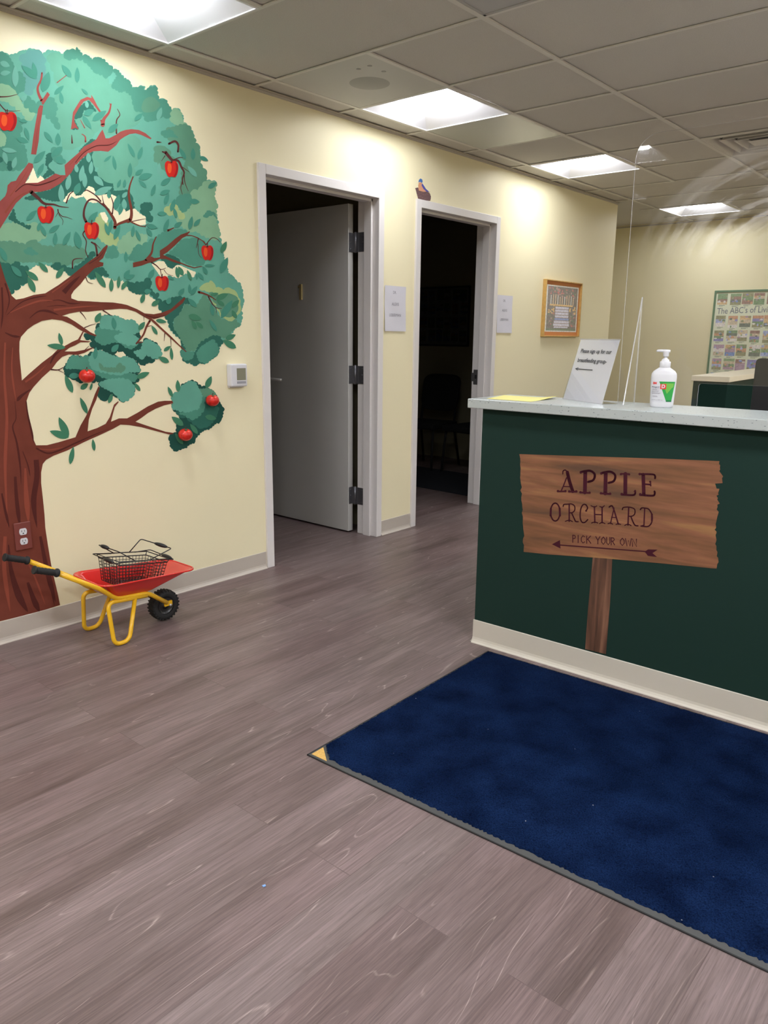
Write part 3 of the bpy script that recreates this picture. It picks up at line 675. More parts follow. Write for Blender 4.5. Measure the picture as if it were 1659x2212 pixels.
P_('base', ('F', [(615, 690), (620, 640), (640, 602), (690, 590), (720, 522), (830, 458), (890, 470), (930, 540), (970, 620), (970, 700), (930, 790), (800, 830), (690, 810), (620, 790)]), r=7)
# gaps where the bare wall shows through the crown
for tp in ([('A', [(395, 1560), (430, 1660), (440, 1710), (480, 1655), (520, 1690), (530, 1715), (440, 1740), (320, 1748), (300, 1745), (345, 1690)])],
           [('A', [(750, 1960), (830, 1860), (890, 1840), (900, 1900), (970, 1890), (1060, 1780), (1110, 1800), (1140, 1860), (1220, 1880), (1330, 1880), (1410, 1920), (1370, 1990), (1370, 2060), (1430, 2110), (1480, 2030), (1500, 2090), (1560, 2060)]), ('D', [(170, 60), (230, 120), (300, 160), (300, 250), (220, 260), (140, 220), (60, 220), (-70, 260), (-130, 60), (-190, 20), (-270, -20)]), ('A', [(1130, 1980), (1040, 1960), (1000, 1900), (900, 1930), (850, 1900), (790, 1970)])],
           [('C', [(1195, 110), (1250, 100), (1290, 180), (1270, 230), (1220, 180)])],
           [('D', [(375, 725), (450, 685), (520, 690), (560, 760), (620, 785), (670, 735), (720, 740), (800, 780), (900, 820), (870, 880), (780, 830), (720, 870), (690, 890), (640, 870), (560, 880), (480, 870), (430, 800)])],
           [('C', [(1370, 1800), (1420, 1775), (1470, 1770), (1500, 1810), (1430, 1835)])]):
    patch('base', *tp, r=6, amp=.2, mi=WALLI)
obj('foliage', fol, GM + [M_WALL], mural, fixn=False)

# trunk and boughs
BARK = [mat('mural_bark', alb((134, 70, 56), KP*.78), .8, spec=.12, var=(9, .10)), mat('mural_bark_dark', alb((98, 48, 43), KP*.78), .8, spec=.12), mat('mural_bark_light', alb((164, 84, 66), KP*.78), .8, spec=.12), mat('mural_bark_pink', alb((172, 88, 82), KP*.78), .8, spec=.12, var=(9, .08)), mat('mural_twig', alb((104, 58, 56), KP*.78), .8, spec=.12)]
tr = bmesh.new()
def bpoly(mi, *polys):
    pts = []
    for t, q in polys: pts += T(t, q)
    flat_poly(tr, pts, px_wall(step()), mi, True)
def bstroke(t, pts, w, mi=0, smooth=True, cap=True):
    P = T(t, pts); P = curve2(P, 5) if smooth and len(P) > 2 else P
    ws = [w[0]*ZS, w[1]*ZS]
    if not cap:
        n = len(P); ws = [(ws[0] + (ws[1]-ws[0])*i/(n-1))*min(1, (n-1-i)/(n*.3)+.05) for i in range(n)]
    flat_stroke(tr, P, ws, px_wall(step()), mi, cap)
bpoly(3, ('A', [(-400, 2300), (-200, 2050), (0, 1960), (60, 1900), (80, 1850), (90, 1770), (130, 1730), (190, 1715), (220, 1660), (290, 1570), (340, 1500), (390, 1515), (397, 1555), (350, 1650), (300, 1745), (450, 1740), (560, 1690), (660, 1630), (720, 1650), (780, 1650), (770, 1530), (860, 1450), (940, 1380), (1000, 1310), (1080, 1270), (1150, 1220), (1190, 1150), (1222, 1105), (1245, 1160), (1260, 1210), (1300, 1210), (1380, 1170), (1437, 1130)]),
      ('B', [(60, 1110), (130, 1100), (220, 1110), (300, 1150), (372, 1210), (360, 1222), (250, 1170), (180, 1150), (110, 1160), (50, 1190)]),
      ('A', [(1430, 1230), (1390, 1290), (1330, 1340), (1290, 1370), (1200, 1360), (1110, 1365), (1040, 1400), (960, 1470), (890, 1550), (850, 1620), (790, 1680), (720, 1750), (600, 1820), (480, 1850), (370, 1850), (280, 1900), (190, 1985), (150, 2050), (80, 2160), (0, 2290), (-300, 2700)]))
bpoly(0, ('C', [(-500, 200), (-60, 500), (0, 700), (60, 900), (140, 1100), (190, 1145), (280, 1130), (400, 1090), (540, 1070), (700, 970), (850, 860), (960, 770), (1050, 700), (1160, 620), (1230, 530), (1275, 490), (1287, 510), (1260, 580), (1230, 650), (1180, 690), (1235, 705), (1230, 745), (1130, 770), (1030, 870), (960, 960), (880, 1040), (850, 1090), (850, 1130), (930, 1160), (1050, 1165), (1200, 1175), (1350, 1180), (1450, 1195)]),
      ('D', [(80, 1210), (200, 1260), (290, 1310), (400, 1320), (500, 1300), (600, 1260), (690, 1180), (760, 1120), (778, 1130), (740, 1190), (640, 1270), (540, 1340), (400, 1380), (370, 1370), (410, 1400), (480, 1470), (600, 1580), (700, 1680), (792, 1768), (780, 1772), (700, 1700), (590, 1600), (480, 1500), (370, 1400), (280, 1350), (180, 1290), (80, 1260)]),
      ('C', [(1430, 1255), (1300, 1265), (1180, 1275), (1050, 1290), (940, 1290), (830, 1310), (740, 1340), (800, 1350), (900, 1410), (1000, 1480), (1080, 1535), (1155, 1572), (1140, 1585), (1060, 1560), (960, 1510), (850, 1440), (740, 1395), (620, 1380), (500, 1400), (400, 1450), (330, 1500), (250, 1590), (232, 1650), (230, 1760), (235, 1850), (250, 2000), (260, 2112)]),
      ('E', [(350, 370), (500, 240), (620, 150), (700, 70)]), ('C', [(770, 1700), (860, 1650), (930, 1620), (960, 1570), (985, 1525), (1000, 1530), (970, 1590), (955, 1630), (1040, 1640), (1087, 1646), (1050, 1656), (960, 1655), (900, 1690), (830, 1720), (770, 1765), (900, 1765), (1010, 1745), (1110, 1715), (1117, 1722), (1010, 1780), (930, 1805), (820, 1800), (740, 1830), (680, 1890), (620, 1970)]),
      ('E', [(600, 330), (500, 420), (400, 530), (350, 600), (315, 700), (310, 740), (340, 900), (370, 1050), (400, 1160), (430, 1227), (560, 1225), (700, 1190), (900, 1130), (960, 990), (1030, 870), (1080, 760), (1130, 620), (1175, 520), (1190, 540), (1150, 680), (1100, 790), (1060, 920), (1045, 1060), (1160, 1020), (1260, 970), (1310, 890), (1340, 800), (1360, 740), (1410, 700), (1417, 710), (1370, 770), (1350, 840), (1330, 920), (1325, 945), (1420, 905), (1510, 905)]),
      ('F', [(80, 905), (200, 840), (330, 760), (450, 705), (530, 695), (620, 695), (630, 725), (520, 750), (420, 790), (330, 840), (250, 900), (180, 945), (250, 970), (400, 1020), (540, 1065), (640, 1080), (620, 1095), (580, 1097), (400, 1050), (250, 1010), (100, 985), (0, 980)]),
      ('E', [(1350, 1030), (1200, 1100), (1000, 1190), (800, 1290), (640, 1350), (550, 1400), (510, 1450), (490, 1550), (490, 1680), (510, 1850), (530, 2050)]),
      ('G', [(540, 500), (570, 700), (610, 940), (650, 1120), (690, 1290), (716, 1420), (560, 1470), (300, 1540), (0, 1615), (-500, 1750)]))
# the short dead bough at the upper left, the arch and the right-hand bough
bpoly(3, ('A', [(370, 1400), (395, 1200), (420, 1050), (455, 860), (475, 815), (515, 820), (500, 930), (475, 1080), (460, 1250), (430, 1405)]))
bpoly(3, ('A', [(495, 800), (510, 740), (565, 655), (595, 690), (560, 740), (515, 810)]))
bstroke('A', [(497, 760), (460, 680), (450, 600), (490, 510), (500, 430)], (34, 20), 3)
bpoly(3, ('A', [(845, 1105), (860, 1000), (870, 900), (910, 830), (960, 750), (1040, 715), (1090, 730), (1090, 690), (1120, 740), (1160, 820), (1210, 900), (1190, 905), (1110, 800), (1060, 750), (1000, 770), (940, 850), (890, 940), (885, 1010), (940, 1105), (900, 1085)]))
bstroke('A', [(1225, 1050), (1240, 980), (1300, 900), (1325, 800)], (50, 14), 3); bstroke('A', [(1225, 1050), (1205, 995)], (34, 16), 3); bstroke('A', [(1320, 830), (1308, 790)], (12, 6), 3)
bstroke('A', [(1390, 1150), (1390, 1000), (1430, 930), (1400, 860)], (18, 6), 4)
bstroke('A', [(680, 545), (790, 460)], (12, 8), 3)
bstroke('A', [(860, 1265), (855, 1170)], (20, 6), 4); bstroke('A', [(1020, 1250), (1015, 1190), (975, 1158)], (22, 8), 3); bstroke('A', [(1010, 1085), (960, 990)], (12, 6), 3)
bstroke('A', [(0, 715), (100, 710), (210, 685)], (18, 5), 4); bstroke('A', [(-20, 780), (60, 870), (150, 885), (240, 880)], (14, 4), 4); bstroke('A', [(60, 870), (70, 910)], (10, 8), 4)
bpoly(0, ('D', [(148, 705), (260, 680), (310, 660), (370, 630), (405, 650), (470, 640), (470, 560), (560, 500), (650, 420), (720, 370), (790, 345), (825, 328), (828, 340), (800, 370), (850, 375), (920, 400), (1000, 450), (1025, 490), (1015, 495), (980, 450), (920, 415), (850, 385), (790, 385), (740, 410), (650, 500), (560, 580), (510, 610), (560, 635), (640, 670), (740, 710), (800, 735), (880, 760), (970, 745), (985, 750), (880, 772), (800, 750), (740, 725), (640, 700), (540, 660), (470, 660), (400, 695), (330, 710), (250, 740), (150, 762)]))
bstroke('D', [(300, 680), (370, 590), (390, 480), (428, 395)], (34, 10), 0)
bstroke('D', [(568, 320), (635, 290)], (26, 12), 0); bstroke('D', [(935, 1055), (1040, 1090), (1140, 1150)], (28, 8), 0)
bstroke('D', [(370, 700), (430, 740), (480, 785), (540, 770)], (18, 6), 4); bstroke('D', [(475, 785), (490, 870)], (10, 6), 4); bstroke('D', [(520, 790), (560, 840), (630, 860)], (8, 4), 4)
bstroke('D', [(350, 1400), (310, 1470), (270, 1570), (190, 1670)], (26, 20), 0); bstroke('D', [(310, 1470), (370, 1455)], (12, 6), 0); bstroke('D', [(190, 1665), (270, 1655)], (16, 6), 0)
bstroke('D', [(530, 1550), (520, 1640)], (12, 4), 4); bstroke('D', [(600, 1600), (605, 1710)], (10, 4), 4); bstroke('D', [(280, 1340), (280, 1400)], (8, 4), 4)
bstroke('D', [(1050, 1110), (1100, 1200), (1150, 1245), (1210, 1250)], (16, 5), 4); bstroke('D', [(1140, 1240), (1148, 1300)], (8, 4), 4)
bstroke('D', [(930, 415), (905, 530)], (14, 4), 4); bstroke('D', [(925, 480), (935, 600), (970, 650)], (8, 4), 4); bstroke('D', [(1020, 490), (1090, 410), (1150, 420), (1190, 460)], (12, 5), 4)
bstroke('B', [(150, 1670), (110, 1780), (100, 1900), (130, 2060), (125, 2160), (90, 2200)], (14, 44), 0); 
bstroke('D', [(120, 190), (60, 210), (-20, 240), (-75, 280)], (40, 20), 0); bstroke('D', [(130, 215), (220, 195), (300, 180)], (12, 5), 4); bstroke('D', [(110, 210), (220, 260), (300, 275)], (18, 8), 0); bstroke('D', [(290, 270), (335, 235)], (7, 4), 4)
bstroke('C', [(1370, 285), (1370, 210), (1300, 90), (1230, 0)], (40, 24), 0); bstroke('A', [(1290, 2060), (1150, 1950), (1060, 1950), (1010, 2040), (1000, 2140), (1030, 2210)], (16, 30), 4)
bstroke('A', [(1340, 2110), (1350, 1990), (1320, 1900)], (18, 8), 4); bstroke('A', [(1200, 1960), (1140, 1890), (1040, 1830), (1010, 1840)], (18, 10), 4); bstroke('A', [(790, 1980), (830, 1880), (890, 1835)], (18, 8), 4); bstroke('A', [(1240, 2000), (1215, 1890)], (12, 5), 4)
bstroke('A', [(370, 1850), (450, 1920), (530, 1990), (640, 2000), (720, 2025), (820, 2035)], (46, 5), 4)
bstroke('C', [(690, 70), (700, 110), (740, 150), (790, 160), (860, 185)], (14, 4), 4); bstroke('C', [(690, 110), (660, 160)], (8, 4), 4); bstroke('C', [(700, 130), (750, 200), (740, 255)], (7, 3), 4)
bstroke('C', [(1005, 330), (990, 370), (1030, 450), (1020, 560), (1050, 640)], (16, 8), 4); bstroke('C', [(1090, 460), (1140, 500), (1160, 620)], (16, 26), 4); bstroke('C', [(1130, 470), (1200, 540)], (10, 4), 4)
bstroke('C', [(865, 770), (870, 680), (920, 655), (985, 655)], (18, 5), 4); bstroke('C', [(1025, 880), (1050, 935), (1110, 955)], (12, 4), 4); bstroke('C', [(960, 1295), (1000, 1340), (1028, 1385)], (14, 4), 4); bstroke('C', [(1230, 1275), (1335, 1340)], (16, 6), 4)
bstroke('C', [(1010, 1480), (1080, 1450), (1140, 1435)], (12, 5), 4); bstroke('C', [(610, 1980), (690, 1985), (755, 1955)], (18, 8), 4); bstroke('C', [(690, 1985), (770, 2025)], (10, 4), 4); bstroke('C', [(1010, 1750), (1060, 1700)], (10, 5), 4); bstroke('C', [(930, 1805), (960, 1840)], (8, 4), 4)
bstroke('B', [(440, 1255), (490, 1258)], (24, 4), 4); bstroke('B', [(580, 1275), (650, 1245), (690, 1290), (685, 1370)], (26, 22), 4)
bstroke('B', [(540, 1380), (580, 1430), (620, 1470), (690, 1480), (730, 1560), (760, 1620), (740, 1690), (745, 1760)], (38, 12), 4); bstroke('B', [(640, 1465), (700, 1440), (740, 1440)], (14, 6), 4); bstroke('B', [(760, 1650), (770, 1740), (810, 1840)], (14, 4), 4); bstroke('B', [(740, 1720), (720, 1800), (740, 1880)], (12, 4), 4); bstroke('B', [(720, 1540), (820, 1610)], (10, 4), 4); bstroke('B', [(530, 1420), (490, 1480)], (10, 4), 4); bstroke('B', [(500, 1370), (545, 1385)], (14, 24), 4)
# bark strokes
for t, pts, w, mi in (('E', [(60, 0), (50, 400), (80, 900), (60, 1500), (90, 2200)], (20, 50), 2), ('E', [(150, 60), (140, 350), (190, 700)], (8, 30), 2), ('E', [(175, 700), (190, 900), (150, 1010), (200, 1200), (240, 1480), (250, 1700)], (4, 34), 1),
        ('E', [(270, 1300), (330, 1460), (360, 1600)], (8, 22), 1), ('E', [(430, 1400), (440, 1600), (400, 1900), (440, 2212)], (60, 70), 1), ('E', [(300, 1500), (310, 1800), (340, 2150)], (20, 90), 2), ('E', [(180, 1600), (200, 1900), (240, 2212)], (30, 60), 1), ('E', [(20, 1800), (60, 2000), (110, 2212)], (20, 40), 1),
        ('E', [(360, 560), (250, 640), (200, 700)], (10, 60), 1), ('E', [(310, 700), (330, 860), (380, 1080), (400, 1200)], (14, 30), 1),
        ('G', [(330, 1150), (400, 1350), (470, 1500)], (30, 90), 1), ('G', [(100, 700), (130, 1000), (220, 1300), (330, 1500)], (14, 120), 1), ('G', [(60, 600), (50, 1000), (120, 1500)], (40, 60), 2), ('G', [(480, 600), (560, 1000), (660, 1380)], (30, 80), 1), ('G', [(300, 850), (420, 1100), (540, 1420)], (10, 30), 2), ('G', [(520, 950), (600, 1200), (650, 1430)], (8, 24), 1),
        ('C', [(80, 1330), (250, 1180), (420, 1120), (560, 1100)], (6, 24), 1), ('C', [(560, 1170), (700, 1150), (830, 1190), (960, 1190)], (4, 24), 1), ('C', [(560, 1230), (680, 1215), (800, 1220)], (4, 10), 1), ('C', [(350, 1370), (450, 1290), (560, 1280), (700, 1330)], (6, 40), 1), ('C', [(120, 1300), (300, 1220), (480, 1160), (640, 1160)], (10, 30), 2), ('C', [(640, 1270), (800, 1250), (1000, 1230), (1200, 1220)], (30, 10), 2),
        ('C', [(760, 1060), (860, 950), (960, 860)], (60, 20), 1), ('C', [(620, 1060), (760, 960), (900, 860)], (14, 8), 2), ('C', [(1060, 720), (1180, 640), (1250, 550)], (10, 6), 1), ('C', [(60, 1540), (150, 1580), (240, 1590)], (10, 40), 1), ('C', [(20, 1000), (30, 1300), (10, 1500)], (20, 20), 1), ('C', [(60, 950), (110, 1150), (60, 1330)], (20, 8), 1),
        ('C', [(600, 1900), (650, 1800), (720, 1760)], (12, 20), 1), ('E', [(600, 250), (660, 150), (740, 80)], (12, 16), 1), ('E', [(470, 1270), (600, 1280), (760, 1250)], (10, 20), 2), ('E', [(430, 1260), (560, 1320), (700, 1290), (900, 1200), (1100, 1110), (1300, 1030)], (20, 14), 1), ('E', [(300, 470), (430, 380), (560, 260)], (26, 10), 2),
        ('D', [(300, 1330), (420, 1360), (540, 1330)], (12, 8), 1), ('A', [(180, 1850), (300, 1760), (450, 1770), (620, 1720), (740, 1660)], (10, 16), 1), ('A', [(120, 1900), (250, 1720), (340, 1570)], (12, 8), 2), ('A', [(60, 2100), (200, 1920), (400, 1820)], (26, 8), 2), ('A', [(900, 1500), (1000, 1380), (1150, 1300), (1300, 1290), (1400, 1240)], (8, 12), 1), ('A', [(830, 1530), (950, 1400), (1100, 1290)], (10, 10), 2), ('A', [(1220, 1140), (1225, 1230)], (8, 30), 2), ('A', [(420, 1340), (440, 1150), (480, 900)], (10, 8), 2)):
    bstroke(t, pts, w, mi, cap=False)
obj('trunk', tr, BARK, mural, fixn=False)

# single leaves
LEAF = [mat('mural_leaf', alb((74, 143, 124), KP), .8, spec=.12, var=(9, .06)), mat('mural_leaf_light', alb((110, 173, 155), KP), .8, spec=.12), mat('mural_leaf_low', alb((72, 132, 102), KP), .8, spec=.12, var=(9, .06))]
lf = bmesh.new()
def leaf2(t, bx, by, tx, ty, w, mi):
    a, b = (Vector(q) for q in T(t, [(bx, by), (tx, ty)])); d = b-a; nn = Vector((-d.y, d.x)).normalized()*(w*ZS/2)
    left, right = [], []
    for k in range(1, 8):
        s = k/8; h = math.sin(PI*s**.85)**.8; left.append(a+d*s+nn*h); right.append(a+d*s-nn*h)
    pts = [a] + left + [b] + right[::-1]
    flat_poly(lf, [(p.x, p.y) for p in pts], px_wall(step()), mi)
LV = {'A': (0, "0,300,115,350,70,1 0,440,125,420,60,1 180,600,180,340,80,1 440,500,255,340,85 430,490,390,300,60 510,660,580,415,110 850,485,735,330,70 920,550,920,360,60 645,690,760,580,60 745,800,715,650,50 1050,690,970,615,35 295,1080,345,1240,50 200,1210,340,1260,70 525,1130,630,1265,55 690,1300,690,1145,70 400,1505,540,1360,75 610,1430,745,1310,70 660,1450,775,1500,90 450,1650,520,1510,60 985,940,1090,1100,60 1100,1000,1270,880,80 1290,1140,1410,1035,75 1240,1490,1330,1415,35 1380,1590,1345,1415,45 1120,1660,1235,1780,75,1 1125,1880,1340,1790,85,1 1300,1930,1300,1820,50 895,1880,950,1740,80 735,1980,725,1760,75,1 800,1830,830,1640,70,1 960,1730,990,1530,65,1 1010,1800,1010,1620,60,1 1080,1640,1090,1480,55,1 1060,1500,1050,1380,60,1 330,2160,440,2070,55 20,1340,200,1370,60,1 40,1370,80,1520,60,1 150,1570,190,1430,60,1 920,1620,900,1520,50,1 1040,850,1030,760,45,1 1400,1800,1440,1700,40 1480,1800,1490,1700,40 1370,2070,1420,1880,75 1420,2130,1480,1930,55 1000,930,1120,870,80 230,1000,330,1010,40 250,760,320,700,60,1"),
      'B': (0, "170,1440,85,1270,50 210,1465,260,1310,55 110,1680,115,1500,55 175,1650,270,1580,55 215,1690,380,1640,80 310,1800,215,1710,45 480,1770,600,1685,65 370,1900,415,1760,50 470,1880,590,1830,60 525,2005,575,1860,55 600,2085,650,1930,55 780,1460,700,1320,50 865,1470,865,1325,55 945,1430,1048,1480,52 825,1960,945,1970,65 1045,1805,1150,1735,60 165,1000,265,910,55 670,2165,635,2040,45 440,2110,555,2110,55 440,990,490,840,60,1 910,1670,800,1540,60,1 460,1650,460,1500,50,1 20,1920,80,1850,50,1 50,2060,40,1930,60,1"),
      'C': (0, "310,200,430,100,60 450,330,480,220,50 545,390,480,250,50 580,345,710,255,60 655,495,660,340,55 750,500,840,335,65 950,540,900,330,90 1300,380,1250,230,50 1360,430,1430,250,60 1300,350,1330,190,50 1050,230,1165,95,70 570,820,455,695,60,2 670,890,760,760,65,2 255,870,130,740,70 455,915,300,800,70,2 415,1060,330,870,75,2 1260,1005,1130,810,70,2 1325,1050,1330,890,55,2 1410,1010,1420,860,45,2 1450,1030,1520,920,45,2 1500,700,1500,570,45 780,1720,560,1690,70,2 740,1690,700,1540,50,2 1140,1420,1200,1300,70,2 1370,1500,1345,1355,60 1330,1770,1415,1680,70 1130,1860,1145,1710,55 820,2060,950,2050,70 75,690,0,520,70 1480,880,1548,790,55"),
      'E': (2, "865,600,775,390,75 960,555,1050,490,65 1075,570,1100,480,30 1040,850,955,655,60 815,1135,700,890,90 815,1135,590,1055,85 835,1455,875,1240,60 1125,1295,1105,1150,45 1295,725,1340,610,50"),
      'D': (0, "520,335,575,180,55 640,280,735,220,55 820,310,855,150,55 875,270,955,180,50 310,260,440,290,60 375,395,310,290,50 140,400,155,260,45 235,450,180,310,45 65,700,65,575,45 45,890,105,790,50 60,900,170,850,55 335,895,400,780,60 245,1190,285,1070,55,2 370,1220,465,1155,60,2 15,1020,60,930,45,2 1200,590,1265,450,65,2 1195,830,1280,640,80 1000,740,1130,740,35 1035,845,980,750,50 690,890,665,750,50,2 745,860,690,750,60,2 845,920,795,790,45,2 910,910,910,830,30 990,910,920,820,45 695,1095,760,1010,55 830,1070,820,960,40 840,1090,915,985,50 910,1235,800,1130,60 1070,1090,1170,1070,35,2 1140,1140,1285,1075,70,2 1240,1220,1145,1150,50,2 1105,1340,1080,1190,45 1330,1240,1415,1150,60,2 1385,1370,1330,1270,50,2 1200,1370,1335,1150,80 810,1335,965,1380,75,2 905,1500,850,1390,50,2 985,1490,900,1410,50,2 1150,1525,1060,1380,45 215,1510,290,1410,60,2 420,1390,550,1415,50,2 440,1565,370,1455,45,2 515,1760,600,1700,45,2 615,1870,600,1710,40,2 580,1895,450,1830,65,2 1250,1620,1375,1565,65,2 1380,1725,1220,1630,80,2 190,2080,345,2015,70,2 280,1050,370,1045,60 560,1200,590,1120,60 560,860,640,910,40"),
      'F': (2, "235,580,165,480,45 690,590,680,445,55 620,650,565,525,45 1020,545,1085,400,70 750,990,610,885,75 920,1090,830,970,55 745,1215,650,1080,60 1010,880,1145,910,65")}
for t, (dm, s) in LV.items():
    for it in s.split():
        q = [float(z) for z in it.split(',')]; leaf2(t, *q[:5], int(q[5]) if len(q) > 5 else dm)
obj('leaves', lf, LEAF, mural, fixn=False)

# painted apples
AP = [mat('mural_apple', alb((205, 44, 36), KP), .8, spec=.12), mat('mural_apple_dark', alb((160, 32, 36), KP), .8, spec=.12), mat('mural_apple_light', alb((232, 92, 44), KP), .8, spec=.12)]
AO = [(-.1, -.80), (.25, -.95), (.62, -.92), (.92, -.6), (1.0, -.1), (.9, .45), (.66, .88), (.35, 1.0), (.05, .9), (-.3, .98), (-.6, .8), (-.86, .3), (-1.0, -.25), (-.95, -.7), (-.65, -.95), (-.35, -.92)]
for cx_, cy_, rw, rh in ((15, 262, 21, 21), (370, 365, 14.5, 18), (98.5, 463.5, 18, 19), (197.5, 498, 16, 18.5), (447.5, 546, 13, 16.5), (349.5, 612, 14.5, 16.5)):
    bm = bmesh.new(); lo = step()
    O = curve2([(cx_+x*rw, cy_+y*rh) for x, y in AO] + [(cx_+AO[0][0]*rw, cy_+AO[0][1]*rh)], 3)[:-1]
    flat_poly(bm, O, px_wall(lo), 0)
    flat_poly(bm, curve2([(cx_+x*rw, cy_+y*rh) for x, y in ((.55, -.8), (.92, -.5), (.97, 0), (.86, .45), (.6, .86), (.3, .95), (.55, .5), (.68, 0), (.55, -.8))], 3)[:-1], px_wall(step()), 1)
    flat_poly(bm, curve2([(cx_+x*rw, cy_+y*rh) for x, y in ((-.5, -.65), (-.15, -.6), (0, -.2), (-.1, .4), (-.4, .5), (-.62, 0), (-.5, -.65))], 3)[:-1], px_wall(step()), 2)
    flat_poly(bm, [(cx_+x*rw, cy_+y*rh) for x, y in ((-.3, -.86), (.25, -.9), (.1, -.68), (-.15, -.7))], px_wall(step()), 1)
    a_ = obj('painted_apple', bm, AP, mural, fixn=False)
    bm = bmesh.new(); flat_stroke(bm, [(cx_-.02*rw, cy_-.75*rh), (cx_+.02*rw, cy_-1.2*rh)], [2.4, 1.8], px_wall(step()), 0); obj('stem', bm, BARK[4], a_, fixn=False)

# real apples fixed to the painted tree
def wall_apple(px, py, r, label):
    p = on_x(px, py, .035); t = thing('apple', label, 'apple', (p.x, p.y, p.z), 'round red apples standing out from the mural')
    bm = bmesh.new(); prof = []
    for k in range(17):
        a = -PI/2 + PI*k/16; rr = math.cos(a); zz = math.sin(a)
        zz2 = zz*.90 - (.24*math.exp(-(rr/.28)**2) if zz > 0 else -.10*math.exp(-(rr/.22)**2)); prof.append((max(rr*r*1.03, 0 if k in (0, 16) else .0005), zz2*r))
    add_lathe(bm, prof, p, (.15, -.1, 1), 28); obj('body', bm, M_APPLE, t, smooth=True)
    bm = bmesh.new(); add_tube(bm, [p+Vector((.002, 0, r*.62)), p+Vector((.006, -.002, r*.95)), p+Vector((.012, -.004, r*1.12))], [.0022, .0018, .0024], 7); obj('stem', bm, BARK[4], t)
    bm = bmesh.new(); c = p + Vector((.010, -.006, r*.80)); e = p + Vector((r*.75, -.35*r, r*.62)); d = e-c; sd = Vector((.3, .9, .1)).normalized()*(r*.2)
    pts = [c] + [c+d*s_+sd*math.sin(PI*s_)+Vector((0, 0, .006*math.sin(PI*s_))) for s_ in (.25, .5, .75)] + [e] + [c+d*s_-sd*math.sin(PI*s_)+Vector((0, 0, .006*math.sin(PI*s_))) for s_ in (.75, .5, .25)]
    add_prism(bm, pts, (0.0006, 0, .0012)); obj('leaf', bm, mat('apple_leaf', alb((70, 84, 52)), .6), t)
    return t
g = NB('apple_skin'); n_ = g.n('ShaderNodeTexNoise'); n_.inputs['Scale'].default_value = 1; g.l(g.mapped(scale=(60, 60, 14)), n_.inputs['Vector'])
g.l(g.ramp(n_.outputs['Fac'], [(.3, (.42, .010, .008, 1)), (.62, (.72, .024, .014, 1)), (.8, (.80, .08, .03, 1))]), g.b.inputs['Base Color']); g.b.inputs['Roughness'].default_value = .32; M_APPLE = g.m
wall_apple(188, 812, .034, 'round red apple on the left leafy clump under the boughs')
wall_apple(459, 865, .0335, 'round red apple at the upper right of the lowest leafy clump')
wall_apple(400.5, 939, .0345, 'round red apple at the bottom of the lowest leafy clump')

# bluebird on its nest, painted above the second door
bird = thing('bird_painting', 'painted blue and orange bird on a brown nest above the second door', 'wall painting', (0, 4.2, 2.25))
TI['N'] = (860, 360)
def npoly(bm, pts, off, mi=0, r=0):
    P = T('N', pts); P = scallop(P, 2.2, .5, 3) if r else P
    flat_poly(bm, P, px_wall(off), mi)
bm = bmesh.new()
npoly(bm, [(205, 258), (232, 250), (250, 280), (300, 300), (350, 298), (375, 320), (390, 360), (380, 408), (320, 402), (240, 382), (225, 330)], .0006, 0, 1)
for k in range(16):
    a = random.uniform(230, 360); b = random.uniform(305, 390); flat_stroke(bm, T('N', [(a, b), (a+random.uniform(10, 28), b+random.uniform(-14, 8))]), [.8, .4], px_wall(.0007+.00002*k), 1)
obj('nest', bm, [mat('nest_brown', alb((112, 82, 84), KP), .7), mat('nest_light', alb((140, 104, 104), KP), .7)], bird, fixn=False)
bm = bmesh.new()
npoly(bm, [(245, 190), (280, 190), (285, 220), (320, 270), (340, 298), (300, 300), (245, 285), (238, 230)], .0012, 0)
npoly(bm, [(240, 188), (246, 160), (262, 142), (284, 150), (292, 175), (285, 195), (260, 182)], .0013, 1)
npoly(bm, [(285, 196), (305, 225), (330, 265), (370, 300), (340, 302), (300, 265), (278, 225)], .0014, 2)
obj('bird', bm, [mat('bird_orange', alb((222, 158, 120), KP), .6), mat('bird_blue', alb((62, 112, 182), KP), .6), mat('bird_indigo', alb((76, 82, 172), KP), .6)], bird, fixn=False)

# ================================================================== WALL FITTINGS
# thermostat
ty0, ty1, tz0, tz1 = 2.560, 2.668, 1.052, 1.170
t = thing('thermostat', 'white square thermostat with a grey display, on the wall left of the first door', 'thermostat', (0, (ty0+ty1)/2, tz0))
box_obj('body', (0, ty0, tz0), (.040, ty1, tz1), M_WHITE, t, .007)
box_obj('display', (.0395, ty0+.037, tz0+.034), (.0412, ty1-.012, tz1-.022), mat('lcd', alb((126, 126, 108)), .3), t)
box_obj('button_bar', (.0395, ty0+.037, tz0+.016), (.0412, ty1-.012, tz0+.028), mat('grey_plastic', alb((150, 150, 158)), .5), t)
bm = bmesh.new(); add_box(bm, (0, ty0+.006, tz0-.006), (.016, ty1-.006, tz0+.002)); obj('backplate', bm, M_WHITE, t, .002)
